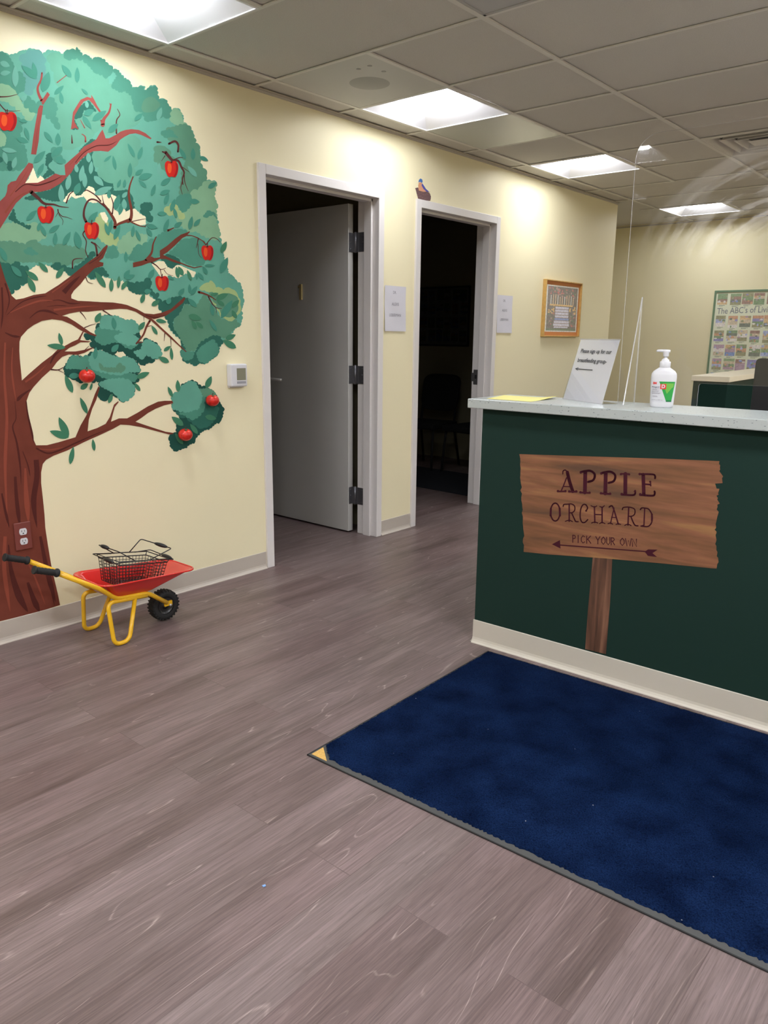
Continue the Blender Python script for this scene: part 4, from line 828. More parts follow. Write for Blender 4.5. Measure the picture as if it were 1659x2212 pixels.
# outlet on the painted trunk
oy0, oy1, oz0, oz1 = 1.390, 1.462, .398, .520
t = thing('wall_outlet', 'brown wall outlet plate with two white sockets on the painted trunk', 'outlet', (0, (oy0+oy1)/2, oz0))
box_obj('cover_plate', (.0008, oy0, oz0), (.009, oy1, oz1), mat('outlet_brown', alb((118, 62, 56), 1.1), .3), t, .003)
for zc in (.479, .436):
    bm = bmesh.new(); yc = (oy0+oy1)/2
    pts = [(.009, yc+.0165*math.copysign(abs(math.cos(a))**.7, math.cos(a)), zc+.0165*max(-.86, min(.86, math.sin(a)*1.05))) for a in [2*PI*k/28 for k in range(28)]]
    add_prism(bm, pts, (.0022, 0, 0)); o_ = obj('socket', bm, M_WHITE, t)
    bm = bmesh.new()
    for dy in (-.006, .006): add_box(bm, (.011, yc+dy-.0011, zc-.001), (.0115, yc+dy+.0011, zc+.007))
    add_box(bm, (.011, yc-.0028, zc-.0095), (.0115, yc+.0028, zc-.005)); obj('slots', bm, M_BLACK, o_)
# paper notices beside the doors (slightly curled sheets)
def notice(y0, y1, z0, z1, curl, label):
    t = thing('paper_notice', label, 'notice', (0, (y0+y1)/2, z0), 'white paper notices beside the doors')
    def f(u, v, e=0.0):
        a = u-.5; b = v
        return Vector((.0015 + curl*(1-b)**3*(.4+1.2*a*a*2) + .002*math.sin(b*5+u*3)**2 + e, y0+(y1-y0)*u, z0+(z1-z0)*v))
    bm = bmesh.new(); n = 10
    G = [[bm.verts.new(f(i/n, j/n)) for i in range(n+1)] for j in range(n+1)]
    for j in range(n):
        for i in range(n): bm.faces.new([G[j][i], G[j][i+1], G[j+1][i+1], G[j+1][i]])
    o_ = obj('sheet', bm, M_PAPER, t, smooth=True); w_, h_ = y1-y0, z1-z0
    for s, v, u, sz in (('DR.', .855, .47, .026), ('ALEXIS', .6, .5, .026), ('LIEBERMAN', .355, .49, .026)):
        bm = bmesh.new(); add_text(bm, s, lambda a, b, u=u, v=v: f(u + a/w_, v + b/h_, .0008), sz, xs=.9); obj('lettering', bm, M_INK, t, fixn=False)
notice(3.829, 4.042, 1.351, 1.634, .007, 'white paper notice taped between the two doors')
notice(5.148, 5.370, 1.352, 1.634, .008, 'white paper notice taped right of the second door')
# framed garden picture
py0, py1, pz0, pz1 = 5.838, 6.482, 1.328, 1.790
t = thing('framed_picture', 'wood-framed garden picture with an orange mat, on the wall behind the counter', 'picture', (0, (py0+py1)/2, pz0))
bm = bmesh.new(); fw = .010; dp = .034
add_box(bm, (0, py0, pz0), (dp, py1, pz0+fw)); add_box(bm, (0, py0, pz1-fw), (dp, py1, pz1)); add_box(bm, (0, py0, pz0+fw), (dp, py0+fw, pz1-fw)); add_box(bm, (0, py1-fw, pz0+fw), (dp, py1, pz1-fw))
obj('frame', bm, mat('light_oak', alb((205, 165, 96), 1.05), .4, var=(40, .12)), t, .002)
box_obj('mat_board', (.004, py0+fw, pz0+fw), (.014, py1-fw, pz1-fw), mat('orange_mat', alb((202, 132, 78), 1.05), .7), t)
bm = bmesh.new()
PCOL = [(222, 205, 190), (96, 86, 76), (172, 88, 78), (186, 182, 196), (206, 160, 92), (86, 98, 70), (196, 168, 128), (150, 120, 110), (112, 128, 172)]
PM = [mat('print_%s' % n_, alb([v*.72+66 for v in c], 1.35), .6, var=(60, .2)) for n_, c in zip(('cream', 'umber', 'red', 'lilac', 'ochre', 'moss', 'sand', 'mauve', 'blue'), PCOL)]  # print colours paled to imitate reflection haze on the picture glass
iy0, iy1, iz0, iz1 = py0+.062, py1-.052, pz0+.052, pz1-.050
def pic(u, v, e=0.0): return Vector((.0145+e, iy0+(iy1-iy0)*u, iz0+(iz1-iz0)*v))
def prect(u0, v0, u1, v1, mi, e): add_quad(bm, [pic(u0, v0, e), pic(u1, v0, e), pic(u1, v1, e), pic(u0, v1, e)], mi)
prect(-.035, -.03, 1.035, 1.03, 0, 0); prect(0, 0, 1, 1, 1, .0002)
rg = random.Random(5)
for k in range(60):
    u, v = rg.uniform(.02, .93), rg.uniform(.75, .95); prect(u, v, u+rg.uniform(.03, .07), v+rg.uniform(.02, .045), rg.choice((2, 2, 7, 5, 1)), .0004+k*4e-6)
for k in range(70):
    s_ = rg.choice((0, 1)); u = rg.uniform(.02, .22) if s_ else rg.uniform(.74, .94); v = rg.uniform(.08, .55); prect(u, v, u+rg.uniform(.03, .06), v+rg.uniform(.02, .05), 4 if v > .38 else rg.choice((2, 5, 7, 1, 5)), .0007+k*4e-6)
for k in range(11): prect(.1+k*.075, .6, .125+k*.075, .80+.03*math.sin(k), 6 if k % 3 else 0, .0010)
prect(.08, .565, .86, .60, 4, .0012)
for k in range(7):
    a = .27-.010*(k < 3)*(3-k)*1.5; prect(a, .10+k*.065, .72+(.27-a), .158+k*.065, 3 if k != 2 else 8, .0014); prect(a, .10+k*.065, .72, .108+k*.065, 7, .0015)
prect(.25, .06, .72, .095, 3, .0016); prect(0, 0, 1, .045, 5, .0016)
obj('print', bm, PM, t, fixn=False)

# ================================================================== POSTERS
POSTC = [(158, 168, 212), (122, 116, 176), (190, 134, 98), (124, 152, 104), (136, 100, 88), (196, 178, 148), (164, 132, 156), (100, 130, 196), (200, 164, 112), (132, 130, 92), (220, 214, 210), (90, 100, 88), (104, 134, 92)]
POM = [mat('poster_ink_%s' % n_, alb([v*.78+52 for v in c], 1.1), .5, var=(70, .2)) for n_, c in zip(('sky', 'violet', 'orange', 'leaf', 'brick', 'sand', 'rose', 'azure', 'amber', 'olive', 'white', 'slate', 'red'), POSTC)]
M_POBG = mat('poster_paper', alb((214, 218, 196), 1.15), .5)
M_SHADED_INK = [mat('shaded_ink_%d' % k, alb([v*.42 for v in c], .8), .6) for k, c in enumerate(POSTC)] + [mat('shaded_paper', alb((92, 92, 88), .8), .6)]  # same poster inks darkened to imitate the shade of the unlit room
def poster(name, label, f, w, h, border, rows, cols, title, loc, seed, dim=1.0):
    """f(u, v, e): metres along / up the sheet, e off the wall"""
    t = thing(name, label, 'poster', loc); rg = random.Random(seed)
    bm = bmesh.new()
    def rect(u0, v0, u1, v1, mi, e): add_quad(bm, [f(u0, v0, e), f(u1, v0, e), f(u1, v1, e), f(u0, v1, e)], mi)
    for u0, v0, u1, v1 in ((0, 0, w, .02), (0, h-.02, w, h), (0, .02, .02, h-.02), (w-.02, .02, w, h-.02)):
        add_prism(bm, [f(u0, v0, 0), f(u1, v0, 0), f(u1, v1, 0), f(u0, v1, 0)], f(0, 0, .016)-f(0, 0, 0))
    obj('frame', bm, mat('green_frame', alb((104, 134, 108)), .4) if dim == 1 else M_BLACK, t, .0015)
    bm = bmesh.new(); rect(.018, .018, w-.018, h-.018, 0, .006)
    m_ = .03; cw = (w-2*m_)/cols; v = h-m_
    rh = (h-2*m_-(.075 if title else 0))/rows
    for r in range(rows):
        if title and r == 1: v -= .075
        du = rg.uniform(-.012, .012)
        for c in range(cols):
            u0 = m_ + c*cw + rg.uniform(.004, .016); u1 = u0 + cw*rg.uniform(.78, .92); v1 = v - rg.uniform(.002, .010); v0 = v1 - rh*rg.uniform(.74, .84)
            e = .0065; k = rg.randrange(3, 5); cs = [rg.randrange(13) for _ in range(k)]
            for q in range(k): rect(u0, v0+(v1-v0)*q/k, u1, v0+(v1-v0)*(q+1)/k, 1+cs[q], e)
            for q in range(5):
                a, b = rg.uniform(u0, u1-.02), rg.uniform(v0, v1-.02)
                flat_dot(bm, a+.01, b+.01, rg.uniform(.008, .018), lambda x, y, q=q, u0=u0, u1=u1, v0=v0, v1=v1: f(min(max(x, u0), u1), min(max(y, v0), v1), .0068+q*.00004), 1+rg.randrange(13), rg.uniform(.006, .014), 9)
            for q in range(2): rect(u0+.02, v0-.010-.009*q, u1-.02*(q+1), v0-.006-.009*q, 1+11, .0066)
        v -= rh
    obj('print', bm, [M_POBG] + POM if dim == 1 else [M_SHADED_INK[-1]] + M_SHADED_INK[:-1], t, fixn=False)
    if title:
        bm = bmesh.new(); zc = h-m_-rh-.036
        add_text(bm, title, lambda a, b: f(m_+.012+a, zc+b+.012*math.sin(a*3.0), .0072), .088, 'LEFT', xs=.80)
        obj('title', bm, mat('poster_title', alb((120, 128, 140)), .6), t, fixn=False)
    return t
px0, pz = .467, .80
poster('wall_poster', 'green-framed poster of many small pictures on the back wall', lambda u, v, e: Vector((px0+u, Y1-e, pz+v)), 1.02, 1.02, .02, 6, 8, "The ABC's of Living Green", (px0, Y1, pz), 4)
poster('office_poster', 'poster with rows of small squares, inks darkened as if unlit, on the wall inside the second room', lambda u, v, e: Vector((-2.13+u, 6.90-e, 1.215+v)), .69, .625, .02, 4, 6, None, (-2.13, 6.9, 1.215), 9, .4)

# ================================================================== DARK ROOM CHAIRS
def chair(x, y, rz, label):
    t = thing('waiting_chair', label, 'chair', (x, y, 0), 'black chairs in the dark room')
    ca, sa = math.cos(rz), math.sin(rz)
    def X(p): return Vector((x + p[0]*ca - p[1]*sa, y + p[0]*sa + p[1]*ca, p[2]))
    bm = bmesh.new(); hw = .235; pts = []
    for k in range(40):
        a = 2*PI*k/40; c, s = math.cos(a), math.sin(a)
        pts.append((hw*math.copysign(abs(c)**.45, c)*(1-.10*(1-s)/2), .745 + .185*math.copysign(abs(s)**.45, s)))
    add_prism(bm, [X((u, .20+(v-.56)*.18, v)) for u, v in pts], X((0, .045, .01))-X((0, 0, 0))); obj('backrest', bm, M_CHAIR, t, .012)
    bm = bmesh.new(); add_box(bm, (-.24, -.25, .41), (.24, .22, .47), X); obj('seat', bm, M_CHAIR, t, .02)
    for sx in (-1, 1):
        bm = bmesh.new(); add_tube(bm, [X((sx*.21, -.2, .42)), X((sx*.225, -.24, 0))], .012, 8); obj('leg', bm, M_CHAIR, t)
        bm = bmesh.new(); add_tube(bm, [X((sx*.2, .23, .62)), X((sx*.205, .2, .42)), X((sx*.225, .30, 0))], .012, 8); obj('leg', bm, M_CHAIR, t)
M_CHAIR = mat('black_upholstery', (0.006, 0.006, 0.006, 1), .85)
chair(-1.51, 6.28, math.radians(4), 'black chair in the dark room, left of the pair')
chair(-.93, 6.32, math.radians(-6), 'black chair in the dark room, half hidden by the jamb')

bm = bmesh.new(); add_prism(bm, [(-2.6, 5.40, .0005), (-.22, 5.30, .0005), (-.22, 6.15, .0005), (-2.6, 6.2, .0005)], (0, 0, .007))
tag(obj('floor_rug', bm, mat('dark_navy_rug', (.004, .005, .010, 1), .95, bump=(200, .4))), 'dark navy rug on the floor of the unlit second room', 'rug')

# ================================================================== RECEPTION COUNTER
def cl(a, b, z): return CP + CU*a - CN*b + Vector((0, 0, z))        # along the front, back from it, up
def cxf(p): return cl(p.x, p.y, p.z)
CL = 2.4
t = thing('reception_counter', 'dark green reception counter front with a cream base', 'counter', tuple(cl(CL/2, 0, 0)))
box_obj('body', (0, 0, 0), (CL, .12, 1.035), M_GREEN, t, .002, cxf)
bm = bmesh.new(); cove(bm, cl(-.004, 0, 0), cl(CL, 0, 0), CN, .105); cove(bm, cl(0, .12, 0), cl(0, -.004, 0), -CU, .105)
obj('base_trim', bm, M_COUNTERBASE, t)
g = NB('speckled_laminate'); v = g.mapped(scale=(64, 64, 170), rot=(0, .5, .3)); vo = g.n('ShaderNodeTexVoronoi'); vo.inputs['Scale'].default_value = 1; g.l(v, vo.inputs['Vector'])
v2 = g.mapped(scale=(90, 90, 90)); n2 = g.n('ShaderNodeTexNoise'); n2.inputs['Scale'].default_value = 1; g.l(v2, n2.inputs['Vector'])
sp = g.math('MULTIPLY', g.ramp(vo.outputs['Distance'], [(.16, (1, 1, 1, 1)), (.24, (0, 0, 0, 1))]), g.ramp(n2.outputs['Fac'], [(.48, (0, 0, 0, 1)), (.56, (1, 1, 1, 1))]))
g.l(g.mix(sp, (.44, .48, .48, 1), (.09, .10, .12, 1)), g.b.inputs['Base Color']); g.b.inputs['Roughness'].default_value = .28
M_TOP = g.m
o_ = box_obj('countertop', (-.05, -.04, 1.035), (CL, .305, TOPZ), M_TOP, None, .003, cxf)
tag(o_, 'pale speckled countertop on the green reception counter', 'countertop')
# painted sign post on the counter front
CF = cl(0, 0, 0)
def cpx(off):
    def f(u, v): return on_plane(u, v, CF, CN) + CN*off
    return f
sg = thing('orchard_sign', 'painted wooden orchard signpost on the green counter front', 'painted sign', tuple(cl(.55, 0, .1)))
TI['S'] = (1090, 960)
SZ = 510/1659
def S2(pts): return [(1090+x*SZ, 960+y*SZ) for x, y in pts]
def wood(name, cols, scale, rot):
    g = NB(name); n_ = g.n('ShaderNodeTexNoise'); n_.inputs['Scale'].default_value = 1; n_.inputs['Detail'].default_value = 5; n_.inputs['Distortion'].default_value = .6
    g.l(g.mapped(scale=scale, rot=rot), n_.inputs['Vector'])
    n2 = g.n('ShaderNodeTexNoise'); n2.inputs['Scale'].default_value = 1; g.l(g.mapped(scale=tuple(s*4 for s in scale), rot=rot), n2.inputs['Vector'])
    c = g.ramp(n_.outputs['Fac'], cols); c2 = g.mix(.35, c, g.ramp(n2.outputs['Fac'], [(.35, (.7, .68, .66, 1)), (.65, (1.2, 1.15, 1.1, 1))]), 'MULTIPLY')
    g.l(c2, g.b.inputs['Base Color']); g.b.inputs['Roughness'].default_value = .55; return g.m
M_SIGN = wood('painted_planks', [(.28, alb((104, 72, 54), .80)), (.42, alb((134, 90, 60), .80)), (.56, alb((152, 100, 72), .80)), (.72, alb((176, 128, 82), .80))], (2.2, 2.2, 22), (0, .03, 0))
M_POST = wood('painted_post', [(.32, alb((66, 44, 34), .95)), (.52, alb((104, 70, 54), .95)), (.70, alb((138, 98, 78), .95))], (40, 40, 3.0), (0, .08, 0))
M_SIGNINK = mat('sign_plum', alb((66, 26, 38), 1.1), .7, spec=.1)
def jag(a, b, n, amp, seed):
    rg = random.Random(seed); out = []
    for k in range(n):
        t_ = k/n; x = a[0]+(b[0]-a[0])*t_; y = a[1]+(b[1]-a[1])*t_; out.append((x+rg.uniform(-amp, amp), y+rg.uniform(-2, 2)))
    return out
bm = bmesh.new()
left = jag((138, 755), (104, 75), 30, 7, 3)
right = [(1510, 117)] + jag((1512, 135), (1515, 215), 6, 7, 1) + [(1536, 225), (1528, 238), (1532, 272), (1480, 275), (1490, 310), (1510, 312), (1500, 345)] + jag((1498, 350), (1490, 400), 4, 8, 2) + [(1512, 415)] + jag((1500, 425), (1495, 520), 6, 9, 4) + jag((1482, 560), (1484, 650), 7, 7, 5) + jag((1485, 670), (1502, 855), 13, 7, 6) + [(1490, 872), (1455, 870)]
flat_poly(bm, S2([(104, 68)] + [(600, 84), (1100, 100)] + right + [(1100, 835), (700, 800), (300, 772), (170, 758)] + left), cpx(.0008))
obj('board', bm, M_SIGN, sg, fixn=False)
bm = bmesh.new(); flat_poly(bm, [(1281, 1200), (1323, 1204), (1318, 1300), (1309, 1413), (1264, 1402), (1270, 1320)], cpx(.0005)); obj('post', bm, M_POST, sg, fixn=False)
bm = bmesh.new(); k_ = [0]
def ss(pts, w, smooth=False):
    k_[0] += 1; P = S2(curve2(pts, 5) if smooth and len(pts) > 2 else pts); n = len(P)
    ws = [w*SZ]*n if not isinstance(w, tuple) else [(w[0]+(w[1]-w[0])*i/(n-1))*SZ for i in range(n)]
    f3 = cpx(.0012+k_[0]*2e-6); flat_stroke(bm, P, ws, f3)
    for i in range(1, n-1): flat_dot(bm, P[i][0], P[i][1], ws[i]/2, f3, 0, None, 10)
def blob(x, y, r): k_[0] += 1; q = S2([(x, y)])[0]; flat_dot(bm, q[0], q[1], r*SZ, cpx(.0012+k_[0]*2e-6))
# APPLE
ss([(410, 207), (412, 187), (428, 180), (442, 195)], 8, True); ss([(442, 195), (456, 255), (480, 330)], 23, True); ss([(436, 235), (415, 290), (396, 332)], 9); ss([(412, 295), (462, 297)], 8)
for a, b, y in ((376, 428, 330), (455, 505, 332)): ss([(a, y), (b, y)], 12); blob(a, y-2, 9); blob(b, y-2, 9)
for x, y, dx in ((568, 195, -3), (712, 202, -4)):
    ss([(x, y), (x+dx, y+142)], 27); ss([(x-32, y), (x, y-8), (x+34, y-10), (x+62, y+8), (x+66, y+34), (x+52, y+58), (x+20, y+68)], 16, True); blob(x-32, y+3, 8)
    ss([(x-34, y+142), (x+32, y+146)], 13); blob(x-34, y+141, 9); blob(x+30, y+144, 9)
ss([(850, 207), (849, 345)], 27); ss([(818, 206), (876, 208)], 12); blob(818, 209, 8); blob(876, 210, 8); ss([(822, 352), (900, 356), (918, 345), (918, 325)], 13, True); blob(824, 348, 9); blob(916, 330, 8)
ss([(975, 212), (979, 350)], 25); ss([(948, 208), (1040, 210), (1058, 222), (1058, 238)], 13, True); blob(950, 208, 9); ss([(978, 278), (1026, 282)], 12); blob(1024, 262, 8); ss([(1026, 262), (1028, 290)], 9); ss([(952, 354), (1040, 360), (1056, 345), (1054, 330)], 14, True); blob(954, 350, 9)
# ORCHARD
ss([(357+33*math.cos(a), 475+63*math.sin(a)) for a in [2*PI*k/24 for k in range(25)]], 10); ss([(326, 450), (324, 500)], 14); ss([(388, 450), (390, 500)], 14)
ss([(455, 420), (455, 540)], 10); ss([(412, 436), (418, 422), (440, 420), (470, 418), (492, 432), (494, 460), (478, 478), (455, 480)], 8, True); ss([(472, 482), (490, 520), (500, 540), (518, 542)], 9, True); ss([(428, 540), (455, 532), (478, 542)], 7, True)
ss([(576, 462), (584, 445), (572, 424), (552, 424), (536, 455), (532, 510), (544, 545), (565, 547), (585, 528)], 9, True); blob(574, 466, 7)
ss([(632, 437), (635, 548)], 10); ss([(686, 440), (686, 550)], 10); ss([(633, 492), (687, 494)], 8); ss([(608, 430), (632, 440), (648, 432)], 7, True); ss([(670, 436), (688, 442), (702, 430)], 7, True); ss([(612, 552), (634, 545), (656, 552)], 7, True); ss([(668, 556), (686, 548), (706, 556)], 7, True)
ss([(770, 447), (745, 555)], 8); ss([(736, 440), (748, 432), (764, 445), (800, 560)], 10, True); ss([(752, 512), (785, 514)], 7); ss([(728, 556), (745, 552), (760, 560)], 7, True); ss([(784, 562), (800, 557), (816, 562)], 7, True)
ss([(873, 445), (868, 566)], 10); ss([(828, 458), (834, 444), (856, 440), (886, 442), (914, 455), (916, 485), (900, 502), (872, 505)], 8, True); ss([(888, 506), (904, 545), (918, 568), (938, 572)], 9, True); ss([(845, 568), (868, 560), (890, 570)], 7, True)
ss([(985, 450), (980, 570)], 9); ss([(955, 458), (964, 446), (985, 447), (1015, 456), (1038, 500), (1034, 548), (1008, 576), (960, 573)], 9, True); ss([(1036, 490), (1036, 535)], 13); ss([(958, 574), (982, 565)], 7)
# PICK YOUR OWN (small hand lettering)
GL = {'P': [[(0, 0), (0, 1)], [(0, 0), (.6, .05), (.8, .25), (.6, .45), (0, .5)]], 'I': [[(.5, 0), (.5, 1)]], 'C': [[(.85, .15), (.5, 0), (.1, .3), (.1, .75), (.5, 1), (.9, .85)]], 'K': [[(0, 0), (0, 1)], [(.85, 0), (0, .55)], [(.25, .42), (.9, 1)]], 'Y': [[(0, 0), (.45, .5), (.45, 1)], [(.9, 0), (.45, .5)]], 'O': [[(.5, 0), (.92, .3), (.92, .7), (.5, 1), (.08, .7), (.08, .3), (.5, 0)]], 'U': [[(0, 0), (0, .75), (.4, 1), (.8, .75), (.8, 0)]], 'R': [[(0, 0), (0, 1)], [(0, 0), (.6, .05), (.8, .25), (.6, .45), (0, .5)], [(.3, .5), (.85, 1)]], 'W': [[(0, 0), (.25, 1), (.5, .3), (.75, 1), (1, 0)]], 'N': [[(0, 1), (0, 0), (.85, 1), (.85, 0)]]}
for ch, x, w_ in (('P', 480, 24), ('I', 506, 24), ('C', 537, 30), ('K', 578, 32), ('Y', 642, 32), ('O', 680, 30), ('U', 718, 28), ('R', 750, 28), ('O', 812, 32), ('W', 850, 42), ('N', 900, 32)):
    y = 637 + (x-480)*.066
    for st in GL[ch]: ss([(x+a*w_, y+b*51) for a, b in st], 6)
# arrow
ss([(385, 706), (990, 752)], 8); k_[0] += 1
flat_poly(bm, S2([(334, 701), (390, 672), (394, 731)]), cpx(.0016)); flat_poly(bm, S2([(985, 752), (1010, 737), (1076, 739), (1040, 763), (1072, 790), (1008, 782)]), cpx(.0016))
obj('lettering', bm, M_SIGNINK, sg, fixn=False)

# ---- things on the countertop
def clear_material(name, tint=(1, 1, 1, 1), smear=0.0):
    g = NB(name); g.nt.nodes.remove(g.b)
    tr_ = g.n('ShaderNodeBsdfTransparent'); tr_.inputs['Color'].default_value = tint
    gl = g.n('ShaderNodeBsdfGlossy'); gl.inputs['Roughness'].default_value = .01
    lw = g.n('ShaderNodeLayerWeight'); lw.inputs['Blend'].default_value = .5
    fac0 = g.math('MULTIPLY_ADD', g.math('POWER', lw.outputs['Facing'], 5.0), .9, .035)
    mx = g.n('ShaderNodeMixShader'); g.l(fac0, mx.inputs[0]); g.l(tr_.outputs[0], mx.inputs[1]); g.l(gl.outputs[0], mx.inputs[2])
    last = mx.outputs[0]
    if smear:
        # wiping smears: arcs of dried cleaner around a centre on the sheet
        tc = g.n('ShaderNodeTexCoord'); sp_ = g.n('ShaderNodeSeparateXYZ'); g.l(tc.outputs['Object'], sp_.inputs[0])
        dx = g.math('SUBTRACT', sp_.outputs[0], .60); dz = g.math('SUBTRACT', sp_.outputs[2], .50)
        r = g.math('SQRT', g.math('ADD', g.math('MULTIPLY', dx, dx), g.math('MULTIPLY', g.math('MULTIPLY', dz, dz), 1.9)))
        ang = g.math('ARCTAN2', dz, dx)
        cb = g.n('ShaderNodeCombineXYZ'); g.l(g.math('MULTIPLY', r, 26), cb.inputs[0]); g.l(g.math('MULTIPLY', ang, 1.1), cb.inputs[1])
        n_ = g.n('ShaderNodeTexNoise'); n_.inputs['Scale'].default_value = 1; n_.inputs['Detail'].default_value = 4; n_.inputs['Roughness'].default_value = .65; g.l(cb.outputs[0], n_.inputs['Vector'])
        band = g.ramp(r, [(.16, (0, 0, 0, 1)), (.30, (1, 1, 1, 1)), (.46, (.7, .7, .7, 1)), (.62, (0, 0, 0, 1))])
        st = g.ramp(n_.outputs['Fac'], [(.42, (0, 0, 0, 1)), (.72, (1, 1, 1, 1))])
        up = g.ramp(dz, [(.02, (0, 0, 0, 1)), (.14, (1, 1, 1, 1))])
        fac = g.math('MULTIPLY', g.math('MULTIPLY', g.math('MULTIPLY', band, st), up), smear)
        df = g.n('ShaderNodeBsdfTranslucent'); df.inputs['Color'].default_value = (.95, .95, .97, 1); d2_ = g.n('ShaderNodeBsdfDiffuse'); d2_.inputs['Color'].default_value = (.9, .9, .92, 1)
        a_ = g.n('ShaderNodeAddShader'); g.l(df.outputs[0], a_.inputs[0]); g.l(d2_.outputs[0], a_.inputs[1])
        m2 = g.n('ShaderNodeMixShader'); g.l(fac, m2.inputs[0]); g.l(last, m2.inputs[1]); g.l(a_.outputs[0], m2.inputs[2]); last = m2.outputs[0]
    g.l(last, g.out.inputs['Surface']); return g.m
M_CLEAR = clear_material('clear_acrylic', (.97, .975, .97, 1)); M_SHIELD = clear_material('wiped_acrylic', (.985, .985, .98, 1), .17)
g = NB('acrylic_edge'); g.b.inputs['Base Color'].default_value = (.62, .62, .66, 1); g.b.inputs['Roughness'].default_value = .2  # pale edge colour stands in for light glowing inside the acrylic
tr_ = g.n('ShaderNodeBsdfTransparent'); mx = g.n('ShaderNodeMixShader'); mx.inputs[0].default_value = .32; g.l(g.b.outputs[0], mx.inputs[1]); g.l(tr_.outputs[0], mx.inputs[2]); g.l(mx.outputs[0], g.out.inputs['Surface']); M_EDGE = g.m
# sneeze guard: sheet with rounded corner and a pass-through slot, on two gusset feet
SA = math.radians(4.2); LEAN = math.tan(math.radians(.65)); SU = Vector((math.cos(SA), math.sin(SA), 0)); SN = Vector((math.sin(SA), -math.cos(SA), 0))
SP = Vector((1.985, 2.952, TOPZ))
sh = thing('sneeze_guard', 'tall clear acrylic shield standing on the countertop', 'shield', tuple(SP))
def shp(a, z, b=0.0): return SP + SU*a + Vector((0, 0, z)) - SN*(b - (z-.5)*LEAN)
SWd, SH, th = 1.25, .985, .005
R_ = .085
out = [(0, 0), (.305, 0)] + [(.305, .088-.012)] + [(.305+.012*(1-math.cos(a)), .088-.012+.012*math.sin(a)) for a in [PI/2*k/4 for k in range(1, 5)]] + [(.905, .088), (.905, 0), (SWd, 0), (SWd, SH-R_)]
out += [(SWd-R_+R_*math.cos(a), SH-R_+R_*math.sin(a)) for a in [PI/2*k/10 for k in range(1, 11)]] + [(R_-R_*math.sin(a), SH-R_+R_*math.cos(a)) for a in [PI/2*k/10 for k in range(0, 11)]]
bm = bmesh.new(); A_ = [bm.verts.new(shp(a, z)) for a, z in out]; B_ = [bm.verts.new(shp(a, z, th)) for a, z in out]
for tri in tessellate_polygon([[Vector((a, z, 0)) for a, z in out]]):
    bm.faces.new([A_[i] for i in tri]); bm.faces.new([B_[i] for i in tri[::-1]])
for i in range(len(out)):
    j = (i+1) % len(out); bm.faces.new([A_[i], A_[j], B_[j], B_[i]]).material_index = 1
obj('sheet', bm, [M_SHIELD, M_EDGE], sh)
for a0 in (.065, 1.12):
    bm = bmesh.new(); f0 = [(a0, .0, -.125), (a0, .405, -.0005), (a0, .0, -.0005)]
    pts = [shp(a, z, b) for a, z, b in f0]; add_prism(bm, pts, SU*.0045)
    for f in bm.faces:
        if len(f.verts) == 4: f.material_index = 1
    obj('foot', bm, [M_CLEAR, M_EDGE], sh)
# slanted sign holder
BL, BR, TL, TR = Vector((1.757, 2.933, TOPZ+.0005)), Vector((1.991, 2.802, TOPZ+.0005)), Vector((1.719, 3.11, 1.293)), Vector((1.958, 2.977, 1.295))
u_ = (BR-BL); w_ = u_.length; u_.normalize(); v_ = (TL-BL); h_ = v_.length; v_ = (v_ - u_*v_.dot(u_)).normalized(); n_s = u_.cross(v_).normalized()
sd = (TL-BL).dot(u_)
def sf(a, b, e=0.0): return BL + u_*(a + sd*b/h_) + v_*b + n_s*e
t = thing('sign_holder', 'slanted clear holder with a white sign-up notice on the countertop', 'sign', tuple(BL))
bm = bmesh.new(); add_prism(bm, [sf(0, 0), sf(w_, 0), sf(w_, h_), sf(0, h_)], n_s*-.0012); obj('sheet', bm, M_PAPER, t)
bm = bmesh.new(); add_prism(bm, [sf(-.003, 0, .0006), sf(w_+.003, 0, .0006), sf(w_+.003, h_+.003, .0006), sf(-.003, h_+.003, .0006)], n_s*.0018)
back = Vector((-u_.y, u_.x, 0)); add_prism(bm, [BL-back*.004, BR-back*.004, BR+back*.075, BL+back*.075], (0, 0, .0022))
add_tube(bm, [sf(-.003, h_+.002, .001), sf(w_+.003, h_+.002, .001)], .0018, 6, mi=1)
obj('holder', bm, [M_CLEAR, M_EDGE], t)
bm = bmesh.new()
add_text(bm, 'Please sign up for our', lambda a, b: sf(w_*.5+a, h_*.80+b, .0030), .0262, bold=.0004, xs=.92); add_text(bm, 'breastfeeding group-', lambda a, b: sf(w_*.47+a, h_*.645+b, .0030), .0262, bold=.0004, xs=.92)
flat_stroke(bm, [(w_*.12, h_*.50), (w_*.55, h_*.50)], .0035, lambda a, b: sf(a, b, .0030)); flat_stroke(bm, [(w_*.17, h_*.52), (w_*.10, h_*.50), (w_*.17, h_*.48)], .0035, lambda a, b: sf(a, b, .0031))
obj('lettering', bm, M_BLACKINK, t, fixn=False)
# yellow sheet with a lifted corner
bm = bmesh.new(); q = [on_z(1052, 861.5, TOPZ), on_z(1089, 854, TOPZ), on_z(1203, 861, TOPZ), on_z(1146, 868, TOPZ)]
n = 8; G = []
for j in range(n+1):
    row = []
    for i in range(n+1):
        a, b = i/n, j/n; p = (q[0]*(1-a)+q[3]*a)*(1-b) + (q[1]*(1-a)+q[2]*a)*b
        row.append(bm.verts.new(p + Vector((0, 0, .0012 + .012*max(0, a-.72)*max(0, b-.3)*4))))
    G.append(row)
for j in range(n):
    for i in range(n): bm.faces.new([G[j][i], G[j][i+1], G[j+1][i+1], G[j+1][i]])
o_ = obj('yellow_sheet', bm, mat('yellow_paper', alb((236, 228, 140), 1.1), .7)); tag(o_, 'yellow paper sheet lying at the left end of the countertop', 'paper'); sm = o_.modifiers.new('thickness', 'SOLIDIFY'); sm.thickness = .0008
